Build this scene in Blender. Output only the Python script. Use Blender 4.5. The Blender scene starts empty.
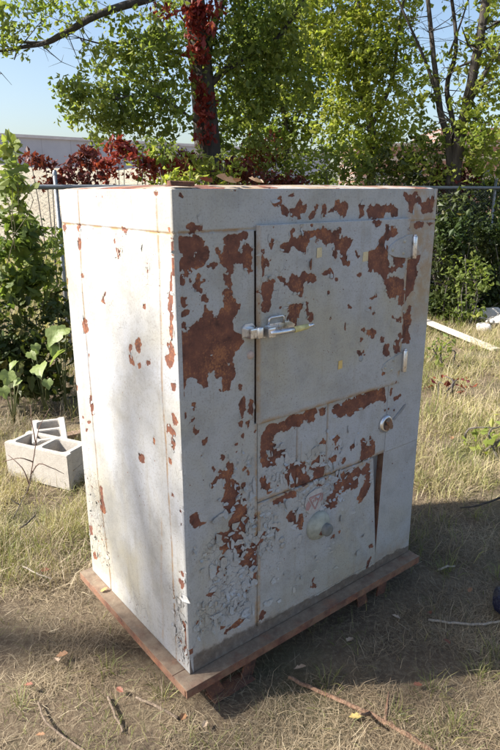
import bpy, bmesh, math, random
import numpy as np
from mathutils import Vector, Matrix, Quaternion
rng = np.random.default_rng(7); random.seed(7)
sc = bpy.context.scene; C = sc.collection
PI = math.pi

# ---------------------------------------------------------------- camera
F_PX, PITCH, ROLL, EYE = 612.77, 0.2927, -0.0028, 1.6
cd = bpy.data.cameras.new('camera'); cam = bpy.data.objects.new('camera', cd); C.objects.link(cam)
cd.sensor_fit = 'VERTICAL'; cd.sensor_height = 24; cd.lens = F_PX*24/750.0
cd.clip_start = .05; cd.clip_end = 2000
fw = Vector((0, math.cos(PITCH), -math.sin(PITCH))); up0 = Vector((0, math.sin(PITCH), math.cos(PITCH))); r0 = Vector((1, 0, 0))
cr, sr = math.cos(ROLL), math.sin(ROLL)
rt = r0*cr+up0*sr; up = up0*cr-r0*sr
M = Matrix((rt, up, -fw)).transposed().to_4x4(); M.translation = (0, 0, EYE)
cam.matrix_world = M; sc.camera = cam

def ray(px, py): return fw+rt*((px-250)/F_PX)-up*((py-375)/F_PX)
def at(px, py, Y):                      # place seen at photo point (px,py), Y metres ahead
    d = ray(px, py); return Vector((0, 0, EYE))+d*(Y/d.y)
def gnd(px, py, z=0.0):
    d = ray(px, py); return Vector((0, 0, EYE))+d*((z-EYE)/d.z)

# ---------------------------------------------------------------- light
EL, AZ = math.radians(40), math.atan2(-1, -.135)      # azimuth from +Y towards +X
sdir = Vector((math.sin(AZ)*math.cos(EL), math.cos(AZ)*math.cos(EL), math.sin(EL)))
w = bpy.data.worlds.new('World'); sc.world = w; w.use_nodes = True
nt = w.node_tree; bg = nt.nodes['Background']; sky = nt.nodes.new('ShaderNodeTexSky')
sky.sky_type = 'NISHITA'; sky.sun_disc = False; sky.sun_elevation = EL; sky.sun_rotation = AZ
sky.air_density = 1.0; sky.dust_density = 2.2; sky.ozone_density = 1.4
nt.links.new(sky.outputs[0], bg.inputs[0]); bg.inputs[1].default_value = .092
ld = bpy.data.lights.new('sun', 'SUN'); ld.energy = 5.0; ld.angle = math.radians(.8); ld.color = (1, .95, .87)
lo = bpy.data.objects.new('sun', ld); C.objects.link(lo); lo.rotation_euler = (-sdir).to_track_quat('-Z', 'Y').to_euler(); lo.location = (-6, 0, 9)
sc.view_settings.view_transform = 'Standard'; sc.view_settings.look = 'None'; sc.view_settings.exposure = 1.27; sc.view_settings.gamma = 1
sc.render.engine = 'CYCLES'; sc.cycles.max_bounces = 6; sc.cycles.transparent_max_bounces = 8

# ---------------------------------------------------------------- helpers
def tag(o, label=None, cat=None, group=None, kind=None):
    if label: o['label'] = label
    if cat: o['category'] = cat
    if group: o['group'] = group
    if kind: o['kind'] = kind
    return o
def empty(name, loc, label, cat, group=None, rz=0.0):
    o = bpy.data.objects.new(name, None); C.objects.link(o); o.location = loc; o.rotation_euler = (0, 0, rz); o.empty_display_size = .1
    return tag(o, label, cat, group)
def link(name, me, mat, parent=None):
    o = bpy.data.objects.new(name, me); C.objects.link(o)
    if mat: me.materials.append(mat)
    if parent: o.parent = parent
    return o
def npmesh(name, V, Fc, attrs=None, smooth=True):
    """V (n,3); Fc list of int arrays (k,3)/(k,4); attrs dict name->(n,) point floats"""
    me = bpy.data.meshes.new(name); V = np.asarray(V, np.float32)
    me.vertices.add(len(V)); me.vertices.foreach_set('co', V.ravel())
    Fc = [np.asarray(f, np.int32) for f in Fc if len(f)]
    tot = np.concatenate([np.full(len(f), f.shape[1], np.int32) for f in Fc])
    idx = np.concatenate([f.ravel() for f in Fc])
    me.loops.add(len(idx)); me.loops.foreach_set('vertex_index', idx)
    me.polygons.add(len(tot)); st = np.concatenate([[0], np.cumsum(tot)[:-1]]).astype(np.int32)
    me.polygons.foreach_set('loop_start', st); me.polygons.foreach_set('loop_total', tot)
    me.polygons.foreach_set('use_smooth', np.full(len(tot), smooth, bool))
    for k, a in (attrs or {}).items():
        at_ = me.attributes.new(k, 'FLOAT', 'POINT'); at_.data.foreach_set('value', np.asarray(a, np.float32))
    me.update(calc_edges=True); me.validate()
    return me
class MB:                                # collects shapes into ONE mesh
    def __init__(s): s.bm = bmesh.new()
    def box(s, c, size, rot=None, bev=0.0):
        r = bmesh.ops.create_cube(s.bm, size=1); vs = r['verts']
        for v in vs:
            q = Vector((v.co.x*size[0], v.co.y*size[1], v.co.z*size[2]))
            if rot: q = rot @ q
            v.co = q+Vector(c)
        if bev:
            es = list({e for v in vs for e in v.link_edges}); bmesh.ops.bevel(s.bm, geom=es, offset=bev, segments=2, profile=.6, affect='EDGES')
        return s
    def tube(s, pts, rad, n=8, cap=True, jit=0):
        pts = [Vector(p) for p in pts]; rad = rad if hasattr(rad, '__len__') else [rad]*len(pts)
        rings = []; ref = None
        for i, p in enumerate(pts):
            d = (pts[min(i+1, len(pts)-1)]-pts[max(i-1, 0)]).normalized()
            if ref is None: ref = d.orthogonal().normalized()
            x = (ref-d*ref.dot(d)).normalized(); ref = x; y = d.cross(x)
            rings.append([s.bm.verts.new(p+(x*math.cos(2*PI*k/n)+y*math.sin(2*PI*k/n))*rad[i]*(1+random.uniform(-jit, jit))) for k in range(n)])
        for a, b in zip(rings, rings[1:]):
            for k in range(n):
                f = s.bm.faces.new((a[k], a[(k+1) % n], b[(k+1) % n], b[k])); f.smooth = True
        if cap and n > 2:
            s.bm.faces.new(rings[0][::-1]); s.bm.faces.new(rings[-1])
        return s
    def lathe(s, prof, c, axis=(0, -1, 0), n=28, sx=1.0):
        """prof [(r,h)] spun round axis from c"""
        ax = Vector(axis).normalized(); x = Vector((0, 0, 1)) if abs(ax.z) < .9 else Vector((1, 0, 0)); x = (x-ax*x.dot(ax)).normalized(); y = ax.cross(x)
        rs = []
        for r, h in prof:
            if r < 1e-6: rs.append([s.bm.verts.new(Vector(c)+ax*h)])
            else: rs.append([s.bm.verts.new(Vector(c)+ax*h+(x*math.cos(2*PI*k/n)+y*math.sin(2*PI*k/n))*r) for k in range(n)])
        for a, b in zip(rs, rs[1:]):
            for k in range(n):
                q = [a[k % len(a)], a[(k+1) % len(a)], b[(k+1) % len(b)], b[k % len(b)]]
                u = list(dict.fromkeys(q))
                if len(u) > 2:
                    f = s.bm.faces.new(u); f.smooth = True
        return s
    def prism(s, poly, d, fr, bev=0.0):
        """poly list of 2-D points, fr(u,v,h)->Vector, thickness d"""
        a = [s.bm.verts.new(fr(u, v, 0)) for u, v in poly]; b = [s.bm.verts.new(fr(u, v, d)) for u, v in poly]
        fs = [s.bm.faces.new(a[::-1]), s.bm.faces.new(b)]
        n = len(poly)
        for k in range(n): fs.append(s.bm.faces.new((a[k], a[(k+1) % n], b[(k+1) % n], b[k])))
        if bev: bmesh.ops.bevel(s.bm, geom=list({e for e in fs[1].edges}), offset=bev, segments=2, affect='EDGES')
        return s
    def jitter(s, amt):
        for v in s.bm.verts: v.co += Vector((random.uniform(-amt, amt), random.uniform(-amt, amt), random.uniform(-amt, amt)))
        return s
    def build(s, name, mat, parent=None):
        bmesh.ops.recalc_face_normals(s.bm, faces=s.bm.faces)
        me = bpy.data.meshes.new(name); s.bm.to_mesh(me); s.bm.free()
        return link(name, me, mat, parent)

_L = np.random.default_rng(3).random((256, 256))
def vnoise(x, y, seed=0):                # smooth value noise 0..1
    x = np.asarray(x, float)+seed*17.31; y = np.asarray(y, float)+seed*9.77
    xi = np.floor(x).astype(int); yi = np.floor(y).astype(int); fx = x-xi; fy = y-yi
    fx = fx*fx*(3-2*fx); fy = fy*fy*(3-2*fy)
    g = lambda a, b: _L[a % 256, b % 256]
    return (g(xi, yi)*(1-fx)+g(xi+1, yi)*fx)*(1-fy)+(g(xi, yi+1)*(1-fx)+g(xi+1, yi+1)*fx)*fy
def fbm(x, y, seed=0, o=3): return sum(vnoise(np.asarray(x)*2**k, np.asarray(y)*2**k, seed+k)*.5**k for k in range(o))/(2-.5**(o-1))

# ---------------------------------------------------------------- materials
class NT:
    def __init__(s, name):
        s.m = bpy.data.materials.new(name); s.m.use_nodes = True; s.t = s.m.node_tree; s.n = s.t.nodes; s.p = s.n['Principled BSDF']; s.out = s.n['Material Output']
    def node(s, typ, **kw):
        n = s.n.new('ShaderNode'+typ)
        for k, v in kw.items():
            if k[0] == '_':
                i = n.inputs[int(k[1:]) if k[1:].isdigit() else k[1:].replace('_', ' ')]
                if hasattr(v, 'is_linked'): s.t.links.new(v, i)
                else: i.default_value = v
            else: setattr(n, k, v)
        return n
    def lk(s, a, b): s.t.links.new(a, b)
    def co(s): return s.node('TexCoord').outputs['Object']
    def noise(s, scale, detail=4, rough=.55, vec=None, dist=0.0):
        n = s.node('TexNoise', _Scale=scale, _Detail=detail, _Roughness=rough, _Distortion=dist)
        s.lk(vec if vec is not None else s.co(), n.inputs['Vector']); return n.outputs['Fac']
    def ramp(s, fac, stops):
        n = s.node('ValToRGB'); e = n.color_ramp.elements
        while len(e) < len(stops): e.new(.5)
        for q, (p, c) in zip(e, stops): q.position = p; q.color = c if len(c) == 4 else (*c, 1)
        s.lk(fac, n.inputs[0]); return n.outputs[0]
    def math(s, op, a, b=None, clamp=False):
        n = s.node('Math', operation=op, use_clamp=clamp)
        for i, v in enumerate((a, b)):
            if v is None: continue
            if hasattr(v, 'is_linked'): s.lk(v, n.inputs[i])
            else: n.inputs[i].default_value = v
        return n.outputs[0]
    def mix(s, fac, a, b, blend='MIX'):
        n = s.node('MixRGB', blend_type=blend)
        for i, v in enumerate((fac, a, b)):
            if hasattr(v, 'is_linked'): s.lk(v, n.inputs[i])
            else: n.inputs[i].default_value = v if not isinstance(v, tuple) else (*v, 1)
        return n.outputs[0]
    def step(s, v, a, b):
        n = s.node('MapRange', interpolation_type='SMOOTHSTEP', _1=a, _2=b); s.lk(v, n.inputs[0]); return n.outputs[0]
    def attr(s, name): return s.node('Attribute', attribute_name=name).outputs['Fac']
    def vec(s, sx, sy, sz): 
        n = s.node('Mapping'); s.lk(s.co(), n.inputs[0]); n.inputs['Scale'].default_value = (sx, sy, sz); return n.outputs[0]
    def fin(s, col=None, rough=None, bump=None, bs=.5, bd=.01, metal=None):
        for v, k in ((col, 'Base Color'), (rough, 'Roughness'), (metal, 'Metallic')):
            if v is None: continue
            if hasattr(v, 'is_linked'): s.lk(v, s.p.inputs[k])
            else: s.p.inputs[k].default_value = (*v, 1) if isinstance(v, tuple) else v
        if bump is not None:
            b = s.node('Bump', _Strength=bs, _Distance=bd); s.lk(bump, b.inputs['Height']); s.lk(b.outputs[0], s.p.inputs['Normal'])
        return s.m

def rust_col(t, k=1.0):
    k *= 1.15
    a = t.ramp(t.noise(22, 6, .65), [(.30, (.055*k, .026*k, .020*k)), (.45, (.125*k, .050*k, .034*k)), (.58, (.165*k, .066*k, .042*k)), (.72, (.27*k, .105*k, .050*k))])
    return t.mix(t.step(t.math('ADD', t.math('MULTIPLY', t.noise(150, 4, .7), .6), t.math('MULTIPLY', t.noise(11, 4, .6), .4)), .51, .64), a, (.30*k, .125*k, .055*k))
def mat_paint():
    t = NT('peeling_white_paint')
    r = t.attr('rust'); stn = t.attr('stain')
    edge = t.math('ADD', r, t.math('ADD', t.math('MULTIPLY', t.math('SUBTRACT', t.noise(60, 5, .7), .5), .85), t.math('MULTIPLY', t.math('SUBTRACT', t.noise(230, 4, .65), .5), .75)))
    rust = t.step(edge, .40, .47)
    # random small chips of lost paint
    chipn = t.node('TexVoronoi', _Scale=26.0, _Randomness=1.0); t.lk(t.co(), chipn.inputs['Vector'])
    chip = t.math('MULTIPLY', t.step(t.math('ADD', chipn.outputs['Distance'], t.math('MULTIPLY', t.noise(90, 4, .7), .40)), .255, .235), t.step(t.noise(4.5, 4), .48, .55))
    chip2 = t.node('TexVoronoi', _Scale=70.0, _Randomness=1.0); t.lk(t.co(), chip2.inputs['Vector'])
    chip = t.math('MAXIMUM', chip, t.math('MULTIPLY', t.step(t.math('ADD', chip2.outputs['Distance'], t.math('MULTIPLY', t.noise(200, 3), .4)), .29, .27), t.step(t.noise(6.5, 5, .65), .50, .57)))
    rust = t.math('MAXIMUM', rust, chip)
    # paint: cool white to cream where it has yellowed, dirt specks, runs
    cw = t.ramp(t.noise(2.3, 4, .6, dist=.6), [(.36, (.41, .425, .455)), (.50, (.41, .413, .41)), (.64, (.395, .375, .315))])
    cw = t.mix(t.math('MULTIPLY', t.step(t.noise(9, 6, .72), .44, .68), .55), cw, (.26, .26, .255))
    cw = t.mix(t.math('MULTIPLY', t.step(t.noise(1, 5, .6, vec=t.vec(30, 30, 1.6)), .52, .76), .40), cw, (.30, .265, .20))
    cw = t.mix(t.math('MULTIPLY', t.step(t.noise(170, 4, .75), .50, .66), .62), cw, (.24, .22, .195))
    halo = t.math('MULTIPLY', t.step(edge, .10, .42), .30)
    cw = t.mix(halo, cw, (.42, .33, .24))
    cw = t.mix(t.math('MULTIPLY', stn, t.step(t.noise(14, 5, .7), .34, .62)), cw, (.34, .21, .10))
    grime = t.attr('grime')
    g2 = t.math('MULTIPLY', t.step(t.math('ADD', grime, t.math('MULTIPLY', t.math('SUBTRACT', t.noise(30, 6, .7), .5), .9)), .35, .65), .85)
    cw = t.mix(g2, cw, t.ramp(t.noise(40, 5, .7), [(.32, (.060, .047, .040)), (.5, (.115, .088, .070)), (.68, (.20, .17, .14))]))
    col = t.mix(rust, cw, rust_col(t))
    # hairline cracks
    vo = t.node('TexVoronoi', feature='DISTANCE_TO_EDGE', _Scale=34.0); 
    wv = t.node('Vector Math'.replace(' ', ''), operation='ADD'); t.lk(t.co(), wv.inputs[0])
    nn = t.node('TexNoise', _Scale=18.0, _Detail=3.0); t.lk(t.co(), nn.inputs['Vector'])
    sc_ = t.node('VectorMath', operation='SCALE'); t.lk(nn.outputs['Color'], sc_.inputs[0]); sc_.inputs['Scale'].default_value = .06
    t.lk(sc_.outputs[0], wv.inputs[1]); t.lk(wv.outputs[0], vo.inputs['Vector'])
    crk = t.math('MULTIPLY', t.step(vo.outputs['Distance'], .035, .0), t.math('MULTIPLY', t.math('MAXIMUM', t.step(t.noise(4.2, 4), .58, .70), t.attr('scaly')), t.math('SUBTRACT', 1.0, rust)))
    col = t.mix(t.math('MULTIPLY', crk, .45), col, (.10, .08, .07))
    h = t.math('SUBTRACT', t.math('MULTIPLY', t.noise(70, 5, .6), .16), t.math('MULTIPLY', rust, .8))
    h = t.math('ADD', h, t.math('MULTIPLY', t.math('MULTIPLY', t.noise(240, 3), rust), .3))
    h = t.math('SUBTRACT', h, t.math('MULTIPLY', crk, .5))
    h = t.math('ADD', h, t.math('MULTIPLY', t.noise(11, 4, .6), .5))
    rough = t.mix(rust, t.mix(t.noise(20, 4), (.34,)*3, (.62,)*3), (.88,)*3)
    t.p.inputs['Specular IOR Level'].default_value = .45
    return t.fin(col, rough, h, .75, .0035)
def mat_rust(name='rusty_iron', dust=.85, k=1.0):
    t = NT(name); c = rust_col(t, k); c = t.mix(t.math('MULTIPLY', t.step(t.noise(16, 6, .7), .35, .62), dust*.75), c, (.25, .155, .095))
    ge = t.node('NewGeometry'); sp = t.node('SeparateXYZ'); t.lk(ge.outputs['Normal'], sp.inputs[0])     # dust settles on the flat top faces
    dn = t.math('MULTIPLY', t.step(sp.outputs[2], .5, .9), t.step(t.noise(9, 6, .7), .22, .50))
    c = t.mix(t.math('MULTIPLY', dn, dust), c, t.ramp(t.noise(30, 5, .7), [(.3, (.13, .092, .065)), (.7, (.27, .22, .155))]))
    return t.fin(c, .9, t.noise(90, 6, .7), .5, .004)
def mat_plain(name, col, rough=.6, var=.25, scale=12, metal=0, bump=.2, bd=.004):
    t = NT(name); a = tuple(x*(1-var) for x in col); b = tuple(min(1, x*(1+var)) for x in col)
    return t.fin(t.ramp(t.noise(scale, 6, .65), [(.3, a), (.7, b)]), rough, t.noise(scale*5, 5, .6), bump, bd, metal)
def mat_chrome(name='worn_chrome'):
    t = NT(name); k = t.step(t.noise(35, 5, .7), .52, .70)
    return t.fin(t.mix(k, (.72, .72, .73), (.34, .30, .27)), t.mix(t.noise(50, 4), (.16,)*3, (.45,)*3), t.noise(120, 3), .12, .002, .92)
def mat_leaf(name, stops, trans=.35, rough=.5):
    t = NT(name); n = t.attr('tint')
    col = t.ramp(n, stops); col = t.mix(.35, col, t.ramp(t.noise(1.2, 3), [(.3, stops[0][1]), (.7, stops[-1][1])]))
    t.lk(col, t.p.inputs['Base Color']); t.p.inputs['Roughness'].default_value = rough; t.p.inputs['Specular IOR Level'].default_value = .35
    tr = t.node('BsdfTranslucent'); t.lk(t.mix(1.0, col, (1.25, 1.3, .7), 'MULTIPLY'), tr.inputs[0])
    mx = t.node('MixShader'); mx.inputs[0].default_value = trans
    t.lk(t.p.outputs[0], mx.inputs[1]); t.lk(tr.outputs[0], mx.inputs[2]); t.lk(mx.outputs[0], t.out.inputs[0])
    return t.m
def mat_bark(name, a, b, sc_=1.0):
    t = NT(name); n = t.noise(1, 6, .7, vec=t.vec(26*sc_, 26*sc_, 5*sc_))
    return t.fin(t.ramp(n, [(.3, a), (.65, b)]), .92, n, .9, .02)
def mat_ground():
    t = NT('dry_ground')
    c = t.ramp(t.noise(3.2, 8, .7), [(.3, (.075, .052, .033)), (.5, (.15, .105, .064)), (.68, (.24, .18, .11))])
    c = t.mix(t.step(t.noise(60, 6, .75), .45, .65), c, (.26, .205, .13))
    c = t.mix(t.math('MULTIPLY', t.step(t.noise(.9, 5, .6), .50, .62), .55), c, (.085, .10, .035))
    g = t.node('NewGeometry'); sp = t.node('SeparateXYZ'); t.lk(g.outputs['Position'], sp.inputs[0])
    far = t.step(t.math('ADD', sp.outputs[1], t.math('MULTIPLY', t.noise(.5, 4), 5.0)), 20.0, 25.0)
    c = t.mix(far, c, t.ramp(t.noise(.6, 6, .65), [(.35, (.36, .26, .18)), (.6, (.44, .335, .245)), (.75, (.22, .22, .10))]))
    return t.fin(c, .95, t.noise(45, 8, .75), 1.0, .03)
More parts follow.
